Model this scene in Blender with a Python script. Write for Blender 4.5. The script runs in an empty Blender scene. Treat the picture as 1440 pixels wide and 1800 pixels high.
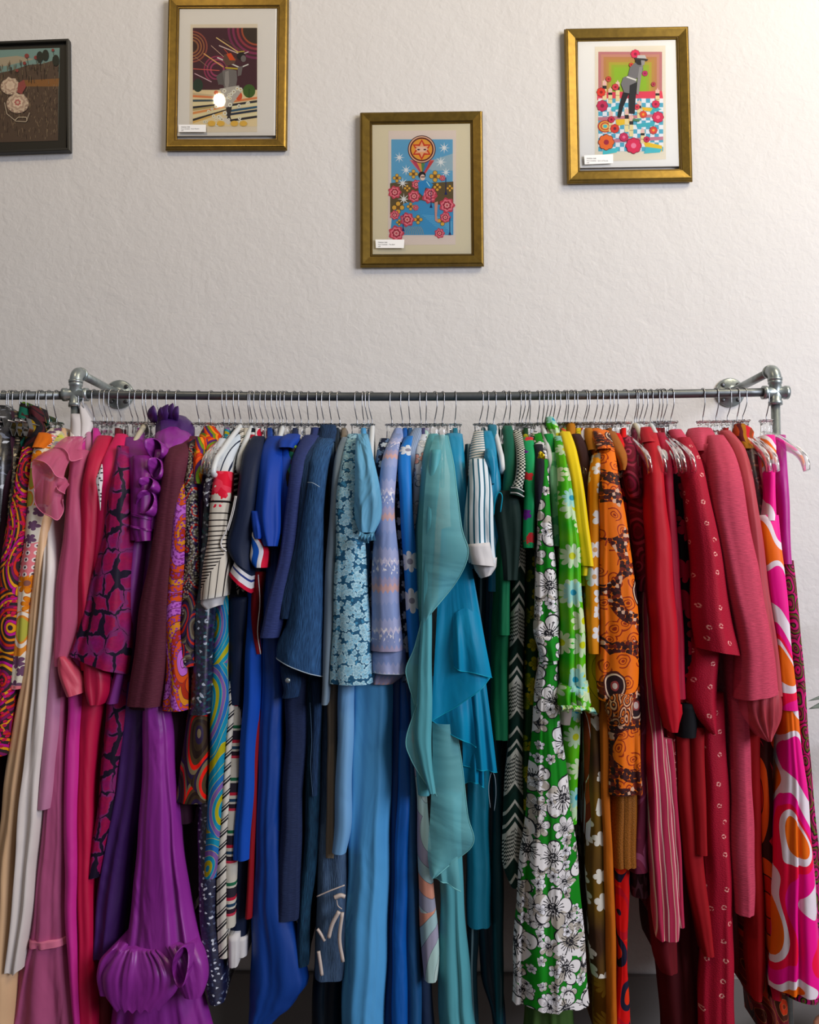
import bpy, math, random
import numpy as np
from mathutils import Vector, Matrix, Euler

SC = bpy.context.scene
COL = SC.collection
# ------------------------------------------------------------------ camera, light, exposure
W, H, F = 1440, 1800, 1440.0              # photo frame, focal length in pixels
CAM = Vector((0.0, -2.0, 1.36))
YAW, PITCH = math.atan(22 / F), math.atan(70 / F)
cam_data = bpy.data.cameras.new('camera')
cam = bpy.data.objects.new('camera', cam_data)
COL.objects.link(cam)
cam.location = CAM
cam.rotation_euler = Euler((math.pi / 2 + PITCH, 0, YAW), 'XYZ')
cam_data.sensor_fit = 'VERTICAL'
cam_data.sensor_height = 36
cam_data.lens = 36 * F / H
cam_data.clip_start = 0.05
SC.camera = cam
ROT = np.array(cam.rotation_euler.to_matrix())

SC.view_settings.view_transform = 'Standard'
SC.view_settings.look = 'None'
SC.view_settings.gamma = 1
SC.view_settings.use_curve_mapping = False
SC.view_settings.exposure = 0.0

world = bpy.data.worlds.new('room_light')
SC.world = world
world.use_nodes = True
world.node_tree.nodes['Background'].inputs[0].default_value = (1.0, 0.96, 0.95, 1)
world.node_tree.nodes['Background'].inputs[1].default_value = 0.19


def area(name, loc, target, size, power, color, sy=None):
    d = bpy.data.lights.new(name, 'AREA')
    d.shape = 'RECTANGLE'
    d.size, d.size_y = size, sy or size
    d.energy, d.color = power, color
    o = bpy.data.objects.new(name, d)
    COL.objects.link(o)
    o.location = loc
    o.rotation_euler = (Vector(target) - Vector(loc)).to_track_quat('-Z', 'Y').to_euler()
    return o


area('shop_window_light', (3.3, -2.8, 2.5), (0.2, 0.2, 2.0), 2.0, 180, (0.85, 0.885, 1.0), 1.9)
area('ceiling_panel_light', (1.9, -1.25, 3.9), (0.5, 0.2, 2.0), 1.0, 50, (1.0, 0.87, 0.62), 1.0)
bulb = bpy.data.lights.new('ceiling_spot_light', 'POINT')
bulb.energy, bulb.color, bulb.shadow_soft_size = 32, (1.0, 0.80, 0.54), 0.026
bo = bpy.data.objects.new('ceiling_spot_light', bulb)
COL.objects.link(bo)
bo.location = (-0.965, -1.23, 3.51)

# ------------------------------------------------------------------ helpers
rng = random.Random(7)


def px(u, v, Y):
    """photo pixel -> world point on the plane y = Y (arrays allowed)"""
    u, v, Y = np.broadcast_arrays(np.asarray(u, float), np.asarray(v, float), np.asarray(Y, float))
    d = np.stack([(u - W / 2) / F, (H / 2 - v) / F, -np.ones_like(u)], -1) @ ROT.T
    s = (Y - CAM[1]) / d[..., 1]
    return np.array(CAM) + d * s[..., None]


def lin(h):
    h = h.lstrip('#')
    c = np.array([int(h[i:i + 2], 16) / 255 for i in (0, 2, 4)])
    return np.where(c <= .04045, c / 12.92, ((c + .055) / 1.055) ** 2.4)


GAIN, SAT = 0.74, 1.14


def rgba(h, g=None):
    c = lin(h)
    if g is None:
        y = c @ np.array([.2126, .7152, .0722])
        c = (y + (c - y) * SAT) * GAIN
    else:
        c = c * g
    c = np.clip(c, 0.0015, .92)
    return (float(c[0]), float(c[1]), float(c[2]), 1.0)


def link_mesh(name, verts, faces, mat=None, parent=None, smooth=True, uv=None, attr=None):
    me = bpy.data.meshes.new(name)
    me.from_pydata([tuple(map(float, v)) for v in verts], [], faces)
    if uv is not None:
        lay = me.uv_layers.new(name='UVMap')
        li = np.empty(len(me.loops), dtype=np.int32)
        me.loops.foreach_get('vertex_index', li)
        lay.data.foreach_set('uv', np.asarray(uv, np.float32)[li].ravel())
    if smooth:
        me.polygons.foreach_set('use_smooth', np.ones(len(me.polygons), dtype=bool))
    if mat:
        me.materials.append(mat)
    me.update()
    o = bpy.data.objects.new(name, me)
    COL.objects.link(o)
    if parent:
        o.parent = parent
        o.matrix_parent_inverse = parent.matrix_world.inverted()
    return o


def thing(name, label, cat, loc=(0, 0, 0), group=None):
    o = bpy.data.objects.new(name, None)
    o.empty_display_size = .05
    COL.objects.link(o)
    o.location = loc
    o.matrix_world = Matrix.Translation(Vector(loc))
    o['label'], o['category'] = label, cat
    if group:
        o['group'] = group
    return o


def tube_data(path, r, n=8, closed=False, flat=1.0):
    path = np.asarray(path, float)
    m = len(path)
    r = np.broadcast_to(np.asarray(r, float), (m,))
    t = np.gradient(path, axis=0)
    t /= np.linalg.norm(t, axis=1)[:, None] + 1e-12
    up = np.array([0, 0, 1.0]) if abs(t[0][2]) < .9 else np.array([1.0, 0, 0])
    V, Fc = [], []
    a = np.cross(t[0], up)
    a /= np.linalg.norm(a)
    for i in range(m):
        a = a - t[i] * a.dot(t[i])
        a /= np.linalg.norm(a) + 1e-12
        b = np.cross(t[i], a)
        for k in range(n):
            th = 2 * math.pi * k / n
            V.append(path[i] + r[i] * (math.cos(th) * a + flat * math.sin(th) * b))
    for i in range(m - 1):
        for k in range(n):
            k2 = (k + 1) % n
            Fc.append((i * n + k, i * n + k2, (i + 1) * n + k2, (i + 1) * n + k))
    Fc.append(tuple(range(n - 1, -1, -1)))
    Fc.append(tuple((m - 1) * n + k for k in range(n)))
    return V, Fc


def tube(name, path, r, mat, parent=None, n=8, flat=1.0):
    V, Fc = tube_data(path, r, n, flat=flat)
    return link_mesh(name, V, Fc, mat, parent)


def smooth_path(pts, k=6):
    """Catmull-Rom through points"""
    p = np.asarray(pts, float)
    if len(p) < 3:
        return p
    q = np.vstack([2 * p[0] - p[1], p, 2 * p[-1] - p[-2]])
    out = []
    for i in range(1, len(q) - 2):
        for s in np.linspace(0, 1, k, endpoint=False):
            a, b, c, d = q[i - 1], q[i], q[i + 1], q[i + 2]
            out.append(.5 * (2 * b + (c - a) * s + (2 * a - 5 * b + 4 * c - d) * s * s + (3 * b - a - 3 * c + d) * s ** 3))
    out.append(p[-1])
    return np.array(out)


def lathe(name, prof, axis_pt, axis, mat, parent=None, n=20):
    """prof = [(distance along axis, radius)]"""
    ax = Vector(axis).normalized()
    e1 = ax.orthogonal().normalized()
    e2 = ax.cross(e1)
    V, Fc = [], []
    for d, r in prof:
        for k in range(n):
            th = 2 * math.pi * k / n
            V.append(Vector(axis_pt) + ax * d + (e1 * math.cos(th) + e2 * math.sin(th)) * r)
    for i in range(len(prof) - 1):
        for k in range(n):
            k2 = (k + 1) % n
            Fc.append((i * n + k, i * n + k2, (i + 1) * n + k2, (i + 1) * n + k))
    Fc.append(tuple(range(n - 1, -1, -1)))
    Fc.append(tuple((len(prof) - 1) * n + k for k in range(n)))
    o = link_mesh(name, V, Fc, mat, parent)
    return o


def box(name, lo, hi, mat, parent=None, bev=0.0):
    x0, y0, z0 = lo
    x1, y1, z1 = hi
    V = [(x0, y0, z0), (x1, y0, z0), (x1, y1, z0), (x0, y1, z0), (x0, y0, z1), (x1, y0, z1), (x1, y1, z1), (x0, y1, z1)]
    Fc = [(3, 2, 1, 0), (4, 5, 6, 7), (0, 1, 5, 4), (1, 2, 6, 5), (2, 3, 7, 6), (3, 0, 4, 7)]
    o = link_mesh(name, V, Fc, mat, parent, smooth=False)
    if bev:
        b = o.modifiers.new('soft_edges', 'BEVEL')
        b.width, b.segments = bev, 2
    return o


# ------------------------------------------------------------------ shader graph helper
class G:
    def __init__(s, name):
        s.mat = bpy.data.materials.new(name)
        s.mat.use_nodes = True
        s.nt = s.mat.node_tree
        s.b = s.nt.nodes['Principled BSDF']
        s.out = s.nt.nodes['Material Output']
        s._uv = None

    def put(s, sock, v):
        if isinstance(v, bpy.types.NodeSocket):
            s.nt.links.new(v, sock)
        elif isinstance(v, str):
            sock.default_value = rgba(v)
        else:
            sock.default_value = v

    def n(s, t, **kw):
        nd = s.nt.nodes.new(t)
        for k, v in kw.items():
            setattr(nd, k, v)
        return nd

    def m(s, op, a, b=None, c=None):
        nd = s.n('ShaderNodeMath', operation=op)
        for i, v in enumerate((a, b, c)):
            if v is not None:
                s.put(nd.inputs[i], v)
        return nd.outputs[0]

    def vm(s, op, a, b=None):
        nd = s.n('ShaderNodeVectorMath', operation=op)
        s.put(nd.inputs[0], a)
        if b is not None:
            s.put(nd.inputs[1], b)
        return nd.outputs['Value'] if op in ('LENGTH', 'DISTANCE', 'DOT_PRODUCT') else nd.outputs[0]

    def mix(s, f, a, b):
        nd = s.n('ShaderNodeMix', data_type='RGBA')
        s.put(nd.inputs[0], f)
        s.put(nd.inputs[6], a)
        s.put(nd.inputs[7], b)
        return nd.outputs[2]

    def uv(s):
        if s._uv is None:
            s._uv = s.n('ShaderNodeUVMap', uv_map='UVMap').outputs[0]
        return s._uv

    def comp(s, v):
        nd = s.n('ShaderNodeSeparateXYZ')
        s.put(nd.inputs[0], v)
        return nd.outputs[0], nd.outputs[1]

    def vec(s, x, y):
        nd = s.n('ShaderNodeCombineXYZ')
        s.put(nd.inputs[0], x)
        s.put(nd.inputs[1], y)
        return nd.outputs[0]

    def P(s, su=1.0, sv=1.0, rot=0.0, off=(0, 0)):
        nd = s.n('ShaderNodeMapping')
        s.put(nd.inputs[0], s.uv())
        nd.inputs[1].default_value = (off[0], off[1], 0)
        nd.inputs[2].default_value = (0, 0, rot)
        nd.inputs[3].default_value = (su, sv, 1)
        return nd.outputs[0]

    def noise(s, v, sc, det=2.0, dist=0.0, col=False):
        nd = s.n('ShaderNodeTexNoise')
        s.put(nd.inputs['Vector'], v)
        nd.inputs['Scale'].default_value = sc
        nd.inputs['Detail'].default_value = det
        nd.inputs['Distortion'].default_value = dist
        return nd.outputs[1 if col else 0]

    def warp(s, v, sc, amt):
        c = s.noise(v, sc, 1.5, col=True)
        c = s.vm('SUBTRACT', c, (.5, .5, .5))
        nd = s.n('ShaderNodeVectorMath', operation='SCALE')
        s.put(nd.inputs[0], c)
        nd.inputs['Scale'].default_value = amt
        return s.vm('ADD', v, nd.outputs[0])

    def vor(s, v, sc, feat='F1', rnd=1.0):
        nd = s.n('ShaderNodeTexVoronoi', voronoi_dimensions='2D', feature=feat)
        s.put(nd.inputs['Vector'], v)
        nd.inputs['Scale'].default_value = sc
        nd.inputs['Randomness'].default_value = rnd
        return nd

    def ramp(s, f, stops, const=True):
        nd = s.n('ShaderNodeValToRGB')
        cr = nd.color_ramp
        cr.interpolation = 'CONSTANT' if const else 'LINEAR'
        while len(cr.elements) < len(stops):
            cr.elements.new(0.5)
        for e, (p, c) in zip(cr.elements, stops):
            e.position = p
            e.color = rgba(c)
        s.put(nd.inputs[0], f)
        return nd.outputs[0]

    def less(s, a, b):
        return s.m('LESS_THAN', a, b)

    def gt(s, a, b):
        return s.m('GREATER_THAN', a, b)

    def both(s, a, b):
        return s.m('MULTIPLY', a, b)

    # a field of flowers: returns masks (petal, outline/vein, centre) and a random value per flower
    def flowers(s, sc, npet=6, R=.45, rnd=.7, off=(0, 0), su=1, sv=1, wob=.0, lw=.1):
        P = s.P(su, sv, 0, off)
        if wob:
            P = s.warp(P, sc * .8, wob / sc)
        v = s.vor(P, sc, 'F1', rnd)
        d = s.vm('SUBTRACT', P, v.outputs['Position'])
        x, y = s.comp(d)
        rr = s.m('MULTIPLY', s.vm('LENGTH', d), sc)
        seed = s.comp(v.outputs['Color'])[0]
        th = s.m('ADD', s.m('ARCTAN2', y, x), s.m('MULTIPLY', seed, 6.28))
        c = s.m('ABSOLUTE', s.m('COSINE', s.m('MULTIPLY', th, npet / 2)))
        size = s.m('MULTIPLY_ADD', s.comp(v.outputs['Color'])[1], .35, .75)
        Rt = s.m('MULTIPLY', s.m('MULTIPLY', s.m('MULTIPLY_ADD', s.m('POWER', c, .6), .5, .5), R), size)
        pet = s.less(rr, Rt)
        edge = s.both(pet, s.gt(rr, s.m('MULTIPLY', Rt, 1 - lw)))
        vein = s.both(s.both(pet, s.less(rr, s.m('MULTIPLY', Rt, .55))), s.gt(s.m('SINE', s.m('MULTIPLY', th, npet * 4)), .55))
        gap = s.both(pet, s.less(c, .16))
        ln = s.m('MAXIMUM', edge, s.m('MAXIMUM', vein, gap))
        cen = s.less(rr, R * .24)
        return pet, ln, cen, seed


MATS = {}


def finish(g, key, col, rough=.75, sheen=.0, wr=.45, alpha=1.0, metallic=0.0, bump=None, spec=.2, wsc=(16, 4.5), bstr=.4, transl=0.0):
    b = g.b
    g.put(b.inputs['Base Color'], col)
    b.inputs['Roughness'].default_value = rough
    b.inputs['Metallic'].default_value = metallic
    b.inputs['Specular IOR Level'].default_value = spec
    b.inputs['Sheen Weight'].default_value = sheen
    b.inputs['Sheen Roughness'].default_value = .4
    h = g.noise(g.P(wsc[0], wsc[1], 0, (rng.random() * 9, rng.random() * 9)), 1.0, 2.5, .6)
    bp = g.n('ShaderNodeBump')
    bp.inputs['Strength'].default_value = min(1, wr)
    bp.inputs['Distance'].default_value = .03
    g.put(bp.inputs['Height'], h)
    nrm = bp.outputs[0]
    if bump is not None:
        b2 = g.n('ShaderNodeBump')
        b2.inputs['Strength'].default_value = bstr
        b2.inputs['Distance'].default_value = .004
        g.put(b2.inputs['Height'], bump)
        g.put(b2.inputs['Normal'], nrm)
        nrm = b2.outputs[0]
    g.put(b.inputs['Normal'], nrm)
    sh = b.outputs[0]
    if transl:
        tr = g.n('ShaderNodeBsdfTranslucent')
        g.put(tr.inputs[0], col)
        mx = g.n('ShaderNodeMixShader')
        mx.inputs[0].default_value = transl
        g.put(mx.inputs[1], sh)
        g.put(mx.inputs[2], tr.outputs[0])
        sh = mx.outputs[0]
    if alpha < 1:
        tp = g.n('ShaderNodeBsdfTransparent')
        mx = g.n('ShaderNodeMixShader')
        mx.inputs[0].default_value = alpha
        g.put(mx.inputs[1], tp.outputs[0])
        g.put(mx.inputs[2], sh)
        sh = mx.outputs[0]
    g.put(g.out.inputs['Surface'], sh)
    MATS[key] = g.mat
    return g.mat


def solid(key, hexc, **kw):
    """plain dyed cloth with a little dye variation"""
    g = G(key)
    f = g.noise(g.P(30, 9), 1.0, 3)
    c = lin(hexc)
    a = '#%02x%02x%02x' % tuple(int(255 * min(1, x)) for x in np.clip(np.array([int(hexc.lstrip('#')[i:i + 2], 16) for i in (0, 2, 4)]) / 255 * .9, 0, 1))
    col = g.mix(f, a, hexc)
    if kw.pop('weave', 0):
        w = g.noise(g.P(60, 700), 1.0, 2)
        col = g.mix(g.m('MULTIPLY', g.m('SUBTRACT', w, .35), 1.3), col, '#%02x%02x%02x' % tuple(int(255 * min(1, (x ** (1 / 2.2)) * 1.28)) for x in c))
        kw.setdefault('bump', w)
    return finish(g, key, col, **kw)


def satin(key, hexc, **kw):
    kw = {**dict(rough=.45, sheen=0, spec=.35, wr=.3), **kw}
    return solid(key, hexc, **kw)


def plain(name, hexc, rough=.5, metallic=0.0, spec=.5, g=None):
    gg = G(name)
    gg.b.inputs['Base Color'].default_value = rgba(hexc, g)
    gg.b.inputs['Roughness'].default_value = rough
    gg.b.inputs['Metallic'].default_value = metallic
    gg.b.inputs['Specular IOR Level'].default_value = spec
    MATS[name] = gg.mat
    return gg.mat
# ------------------------------------------------------------------ printed cloths
def sequins(key, base, glints, sc=160, **kw):
    g = G(key)
    v = g.vor(g.P(1, 1), sc, 'F1', 1)
    r = g.comp(v.outputs['Color'])[0]
    st = [(0, base)] + [(p, c) for p, c in glints]
    col = g.ramp(r, st)
    kw = {**dict(rough=.35, sheen=0, wr=.5, spec=.8, bump=r, bstr=.8), **kw}
    return finish(g, key, col, **kw)


def psyche(key, cols, sc=14, bands=3.0, warp=.04, su=1, sv=.6, line=None, dots=None, **kw):
    """swirling paisley: contour bands round warped cells, with optional outlines and dot rows"""
    g = G(key)
    P = g.warp(g.P(su, sv, .3, (rng.random() * 5, rng.random() * 5)), sc * .7, warp)
    v = g.vor(P, sc, 'F1', 1)
    d = g.m('MULTIPLY', v.outputs['Distance'], bands)
    r = g.comp(v.outputs['Color'])[0]
    f = g.m('FRACT', g.m('ADD', d, g.m('MULTIPLY', r, .99)))
    n = len(cols)
    col = g.ramp(f, [(i / n, c) for i, c in enumerate(cols)])
    if dots:
        w = g.vor(g.P(1, 1), dots[1], 'F1', .85)
        col = g.mix(g.both(g.less(w.outputs['Distance'], .31), g.gt(g.noise(P, sc * .6), dots[2] if len(dots) > 2 else .5)), col, dots[0])
    if line:
        ff = g.m('ABSOLUTE', g.m('SUBTRACT', g.m('FRACT', g.m('MULTIPLY', f, n)), .5))
        col = g.mix(g.gt(ff, line[1]), col, line[0])
    return finish(g, key, col, **kw)


def stripes(key, period, stops, rot=0.0, wob=.0, **kw):
    """stops: (fraction, colour) along one period; rot 0 = bands across (change with v), pi/2 = along"""
    g = G(key)
    P = g.P(1, 1, rot)
    if wob:
        P = g.warp(P, 12, wob)
    f = g.m('FRACT', g.m('ADD', g.m('DIVIDE', g.comp(P)[1], period), 50))
    return finish(g, key, g.ramp(f, stops), **kw)


def bands(key, total, stops, **kw):
    """one-off bands along the length of the piece"""
    g = G(key)
    f = g.m('DIVIDE', g.comp(g.uv())[1], total)
    return finish(g, key, g.ramp(f, stops), **kw)


def floral(key, bg, layers, **kw):
    """layers: dict(sc, n, R, petal (list of 2 colours), line, cen, rnd, off)"""
    g = G(key)
    col = bg
    if isinstance(bg, (list, tuple)):
        f = g.noise(g.P(1, 1), bg[2] if len(bg) > 2 else 20, 1.5)
        col = g.mix(g.m('MULTIPLY_ADD', f, 3.0, -1.0), bg[0], bg[1])
        g.b  # blotchy ground
        for nd in g.nt.nodes:
            if nd.type == 'MIX':
                nd.clamp_factor = True
    for L in layers:
        pet, ln, cen, seed = g.flowers(L['sc'], L.get('n', 6), L.get('R', .45), L.get('rnd', .7), L.get('off', (0, 0)), L.get('su', 1), L.get('sv', 1), L.get('wob', 0), L.get('lw', .12))
        keep = g.less(seed, L.get('share', 1.1))
        pc = L['petal']
        pcol = g.mix(g.gt(seed, .5), pc[0], pc[-1]) if len(pc) > 1 else pc[0]
        col = g.mix(g.both(pet, keep), col, pcol)
        if L.get('line'):
            col = g.mix(g.both(ln, keep), col, L['line'])
        if L.get('cen'):
            col = g.mix(g.both(g.both(cen, pet), keep), col, L['cen'])
    return finish(g, key, col, **kw)


def motifs(key, bg, fg, sc=22, size=.16, share=.7, weave=True, **kw):
    """small broken sprigs scattered on plain cloth"""
    g = G(key)
    P = g.P(1, 1)
    v = g.vor(P, sc, 'F1', .55)
    rr = v.outputs['Distance']
    ring = g.both(g.less(rr, size), g.gt(rr, size * .45))
    brk = g.gt(g.noise(P, 240, 1), .47)
    s = g.less(g.comp(v.outputs['Color'])[0], share)
    w = g.noise(g.P(300, 500), 1.0, 2)
    base = g.mix(w, '#%s' % bg.lstrip('#'), '#%02x%02x%02x' % tuple(min(255, int(int(bg.lstrip('#')[i:i + 2], 16) * .82)) for i in (0, 2, 4)))
    return finish(g, key, g.mix(g.both(g.both(ring, brk), s), base, fg), bump=w, **kw)


# --- plain ones -----------------------------------------------------
satin('cloth_tan_satin', '#f0c8a2')  # warm shade of the ivory satin gown, painted as a tan cloth
satin('cloth_ivory_satin', '#f6ece8')
satin('cloth_white_satin', '#e9e4e6')
satin('cloth_pale_pink', '#cf8fb0')
satin('cloth_hot_pink', '#d63f9c')
satin('cloth_crimson', '#c8004c', rough=.55)
satin('cloth_cerise', '#e40068', rough=.55)
satin('cloth_burgundy', '#6a0022', rough=.6)
satin('cloth_plum_purple', '#80207e')
satin('cloth_violet', '#93419a')
satin('cloth_indigo', '#482468', wr=.5)
satin('cloth_taffeta', '#96399c', wr=.5, rough=.38)
solid('cloth_velvet_plum', '#331326', sheen=.05)
solid('cloth_plum_tweed', '#5a2636', weave=1, wr=.15)
solid('cloth_dark_plum', '#341428')
solid('cloth_navy_jersey', '#14203c', wr=.15, rough=.6)
solid('cloth_white_trim', '#e8e4e4')
solid('cloth_red_jersey', '#b8123a')
solid('cloth_dark_red', '#8c1222')
solid('cloth_black_velvet', '#10101e', sheen=.03, wr=.6)
solid('cloth_royal', '#0b42a6', wr=.2, rough=.6)
satin('cloth_royal_satin', '#0c4294', rough=.5)
solid('cloth_navy_wool', '#2f3a6c', weave=1, wr=.15)
solid('cloth_ink_navy', '#222d4e', weave=1, wr=.15)
satin('cloth_steel_satin', '#8496a6')
satin('cloth_khaki_satin', '#84796a')
satin('cloth_sky_satin', '#68b0e8', wr=.25)
satin('cloth_sky_satin_light', '#84b4e2', wr=.25)
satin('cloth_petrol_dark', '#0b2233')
satin('cloth_cobalt', '#2f78c8')
satin('cloth_deep_blue', '#0a3c7c')
satin('cloth_bright_blue', '#1260b4', wr=.5)
satin('cloth_slate_blue', '#2c5c8e')
satin('cloth_teal', '#0c7a94')
satin('cloth_teal_satin', '#0690b8')
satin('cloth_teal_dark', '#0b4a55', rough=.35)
solid('cloth_green_velvet', '#0d6450', sheen=.06, wr=.5)
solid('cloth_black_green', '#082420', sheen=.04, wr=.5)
solid('cloth_emerald', '#0a6e4a')
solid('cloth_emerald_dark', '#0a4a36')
solid('cloth_bottle', '#0c3428')
solid('cloth_mid_green', '#2c9650')
satin('cloth_cream', '#d8c9c0')
solid('cloth_yellow', '#f4d800', wr=.15, rough=.6)
solid('cloth_mustard', '#b8791a')
solid('cloth_brown', '#3c2224')
solid('cloth_orange', '#e07820')
solid('cloth_orange_strip', '#c06a2c')
solid('cloth_suede', '#a4622c', sheen=.05)
solid('cloth_red_crepe', '#bc002e', wr=.15, rough=.6)
solid('cloth_raspberry', '#a8003a', wr=.25, rough=.6)
solid('cloth_red_long', '#9c0422', wr=.25)
solid('cloth_maroon', '#66061a', wr=.25)
solid('cloth_dark_maroon', '#4c0614', wr=.25)
solid('cloth_coral_slub', '#c04a60', weave=1, wr=.15)
solid('cloth_scarlet_dark', '#a01620', wr=.25)
satin('cloth_magenta', '#b8008c', wr=.3)
satin('cloth_magenta_red', '#c00050', wr=.3)
solid('cloth_black', '#0a0a10', wr=.2)
satin('cloth_lining_rose', '#d8586e', wr=.5, rough=.5)
satin('cloth_wine_bow', '#b80f46', rough=.5)
# --- sheer ones ------------------------------------------------------
solid('sheer_rose', '#ec7aa0', alpha=.8, wr=.3, rough=.5, transl=.25)
solid('sheer_rose_skirt', '#dc74a4', alpha=.86, wr=.4, rough=.5, transl=.2)
solid('sheer_edge_pink', '#ea86a4', rough=.5)
solid('sheer_sky', '#8accf2', alpha=.93, wr=.8, rough=.45, transl=.2, wsc=(30, 9))
solid('sheer_seafoam', '#8ad0d8', alpha=.74, wr=.25, rough=.5, transl=.2)
solid('sheer_seafoam_solid', '#74c0cc', alpha=.96, wr=.25, rough=.5, transl=.15)
solid('sheer_edge_seafoam', '#8ed0d2', rough=.5)
solid('sheer_teal', '#069cc8', alpha=.9, wr=.25, rough=.5, transl=.15)
solid('sheer_edge_teal', '#2aa8c4', rough=.5)
solid('sheer_salmon', '#d8606a', alpha=.9, wr=.35, rough=.5, transl=.2)
solid('sheer_salmon_puff', '#e0606c', alpha=.74, wr=.6, rough=.5, transl=.25)
solid('sheer_green', '#4c6a38', alpha=.85, wr=.3)

# --- prints, left to right -------------------------------------------
sequins('print_black_sequin', '#0c0c12', [(.55, '#1c1c24'), (.86, '#6a7080'), (.95, '#c0c4cc')], 130)
sequins('print_gold_fleck', '#14100e', [(.55, '#2a1e18'), (.8, '#7a6a50'), (.92, '#c8b898')], 190)
psyche('print_leaf', ['#0d5a4a', '#0d5a4a', '#3a1a1c', '#6a8a3a', '#16100e'], 13, 1.6, .05)
psyche('print_black_yellow', ['#17121a', '#17121a', '#17121a', '#a88820', '#17121a', '#4a1c24'], 12, 1.4, .06)
psyche('print_hot_paisley', ['#d98e12', '#2a2226', '#c83a18', '#7a1c5a', '#2a2226', '#e0a020', '#b8188c', '#2a2226'], 13, 2.6, .03, line=('#5a1420', .43), dots=('#c81c50', 95, .52))
g = G('print_patchwork')
u_, v_ = g.comp(g.uv())
zone = g.m('FRACT', g.m('ADD', g.m('MULTIPLY', v_, 3.1), g.m('MULTIPLY', g.noise(g.P(), 9), .25)))
pet, ln, cen, sd = g.flowers(34, 5, .48, .5)
a = g.mix(pet, '#e4dccb', '#6c4a66')
dd = g.vor(g.P(), 62, 'F1', .12)
b_ = g.mix(g.less(dd.outputs['Distance'], .34), '#e0828a', '#ece4e0')
b_ = g.mix(g.less(dd.outputs['Distance'], .17), b_, '#4a2a40')
p2, l2, c2, s2 = g.flowers(20, 8, .55, .4)
c_ = g.mix(p2, '#efe2cc', '#e08a34')
c_ = g.mix(c2, g.mix(l2, c_, '#c0601c'), '#8a5a50')
vv = g.vor(g.warp(g.P(1, .5), 20, .03), 24, 'F1', 1)
d_ = g.mix(g.less(vv.outputs['Distance'], .3), '#e0924a', '#b8b45a')
d_ = g.mix(g.less(g.m('ABSOLUTE', g.m('SUBTRACT', vv.outputs['Distance'], .42)), .05), d_, '#f0e4d8')
col = g.mix(g.gt(zone, .26), a, b_)
col = g.mix(g.gt(zone, .5), col, c_)
col = g.mix(g.gt(zone, .76), col, d_)
finish(g, 'print_patchwork', col, wr=.2)
floral('print_lemon', ['#dcd9c6', '#c9c860', 24], [dict(sc=28, n=5, R=.42, petal=['#d8d468', '#a4a0b4'], cen='#7a7a44')])
# snakeskin: cells with dark irregular netting, magenta/violet blotches
g = G('print_snake')
P = g.warp(g.warp(g.P(1, .74, .15), 26, .016), 110, .009)
e = g.vor(P, 30, 'DISTANCE_TO_EDGE', .62).outputs['Distance']
blot = g.noise(g.P(1, 1), 9, 2)
skin = g.ramp(blot, [(.36, '#8c2478'), (.5, '#b00f4c'), (.66, '#84185c')], False)
skin = g.mix(g.m('MULTIPLY', g.noise(g.P(), 160, 2), .8), skin, '#6a0e44')
big = g.noise(g.P(1, .6), 15, 2)
rim = g.less(e, g.m('MULTIPLY_ADD', g.noise(g.P(), 60, 3), .2, .04))
net = g.less(e, g.m('MULTIPLY_ADD', big, 1.1, -.47))
thin = g.less(e, g.m('MULTIPLY_ADD', g.noise(g.P(), 24, 2), .12, -.05))
col = g.mix(rim, skin, g.mix(big, '#5c1c4c', '#9c3a7c'))
col = g.mix(g.m('MAXIMUM', net, thin), col, '#180c24')
finish(g, 'print_snake', col, wr=.25, rough=.6)
floral('print_eyelet', '#ece6e8', [dict(sc=110, n=5, R=.3, petal=['#3c3038'])])
psyche('print_orchid_paisley', ['#b868c4', '#b868c4', '#cc5428', '#a03020', '#d0883c', '#cc5428'], 12, 1.9, .05, sv=.5, line=('#5c2430', .45), dots=('#8a3a94', 130, .45))
psyche('print_dark_paisley', ['#2e1c44', '#1c1620', '#4a3c30', '#6c6454', '#2e1c44', '#b02c20'], 22, 2.4, .03, dots=('#a09c90', 170, .52), rough=.5)
psyche('print_red_paisley', ['#2a1c18', '#4a3a28', '#e03018', '#7a6c54', '#2a1c3c', '#3a2c20'], 17, 2.1, .04, sv=.5, dots=('#a89878', 190, .5), rough=.5)
psyche('print_orange_bloom', ['#e85a1c', '#cc3c14', '#e88c30', '#6c8a30', '#4a2468'], 17, 1.9, .04, line=('#7a2c10', .44))
psyche('print_purple_swirl', ['#33184e', '#33184e', '#2a1440', '#5a3a54', '#33184e'], 14, 1.8, .05)
sequins('print_navy_sequin', '#12142c', [(.5, '#1c2c40'), (.7, '#301c50'), (.83, '#1c4c58'), (.95, '#b4bccc')], 190)
sequins('print_navy_dots', '#161836', [(.62, '#1e2444'), (.86, '#5a6480'), (.93, '#d4d8e4')], 230)
g = G('print_geometric')
u_, v_ = g.comp(g.uv())
L = .49
t = g.m('DIVIDE', v_, L)
dens = g.m('MULTIPLY', g.m('POWER', g.m('MAXIMUM', g.m('SUBTRACT', t, .5), .0), 1.6), 92)
hs = g.less(g.m('FRACT', dens), g.m('MULTIPLY_ADD', t, 1.1, -.46))
vs = g.less(g.m('FRACT', g.m('ADD', g.m('DIVIDE', u_, .0145), g.m('MULTIPLY', v_, 3))), .14)
mitre = g.gt(t, g.m('MULTIPLY_ADD', u_, -3.2, .82))
ink = g.mix(mitre, g.m('MULTIPLY', hs, g.gt(t, .505)), vs)
base = g.ramp(t, [(0, '#cfdcea'), (.3, '#d8dde4'), (.45, '#d8d0c4'), (.92, '#d8d0c4'), (1, '#dfe6ec')], False)
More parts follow.
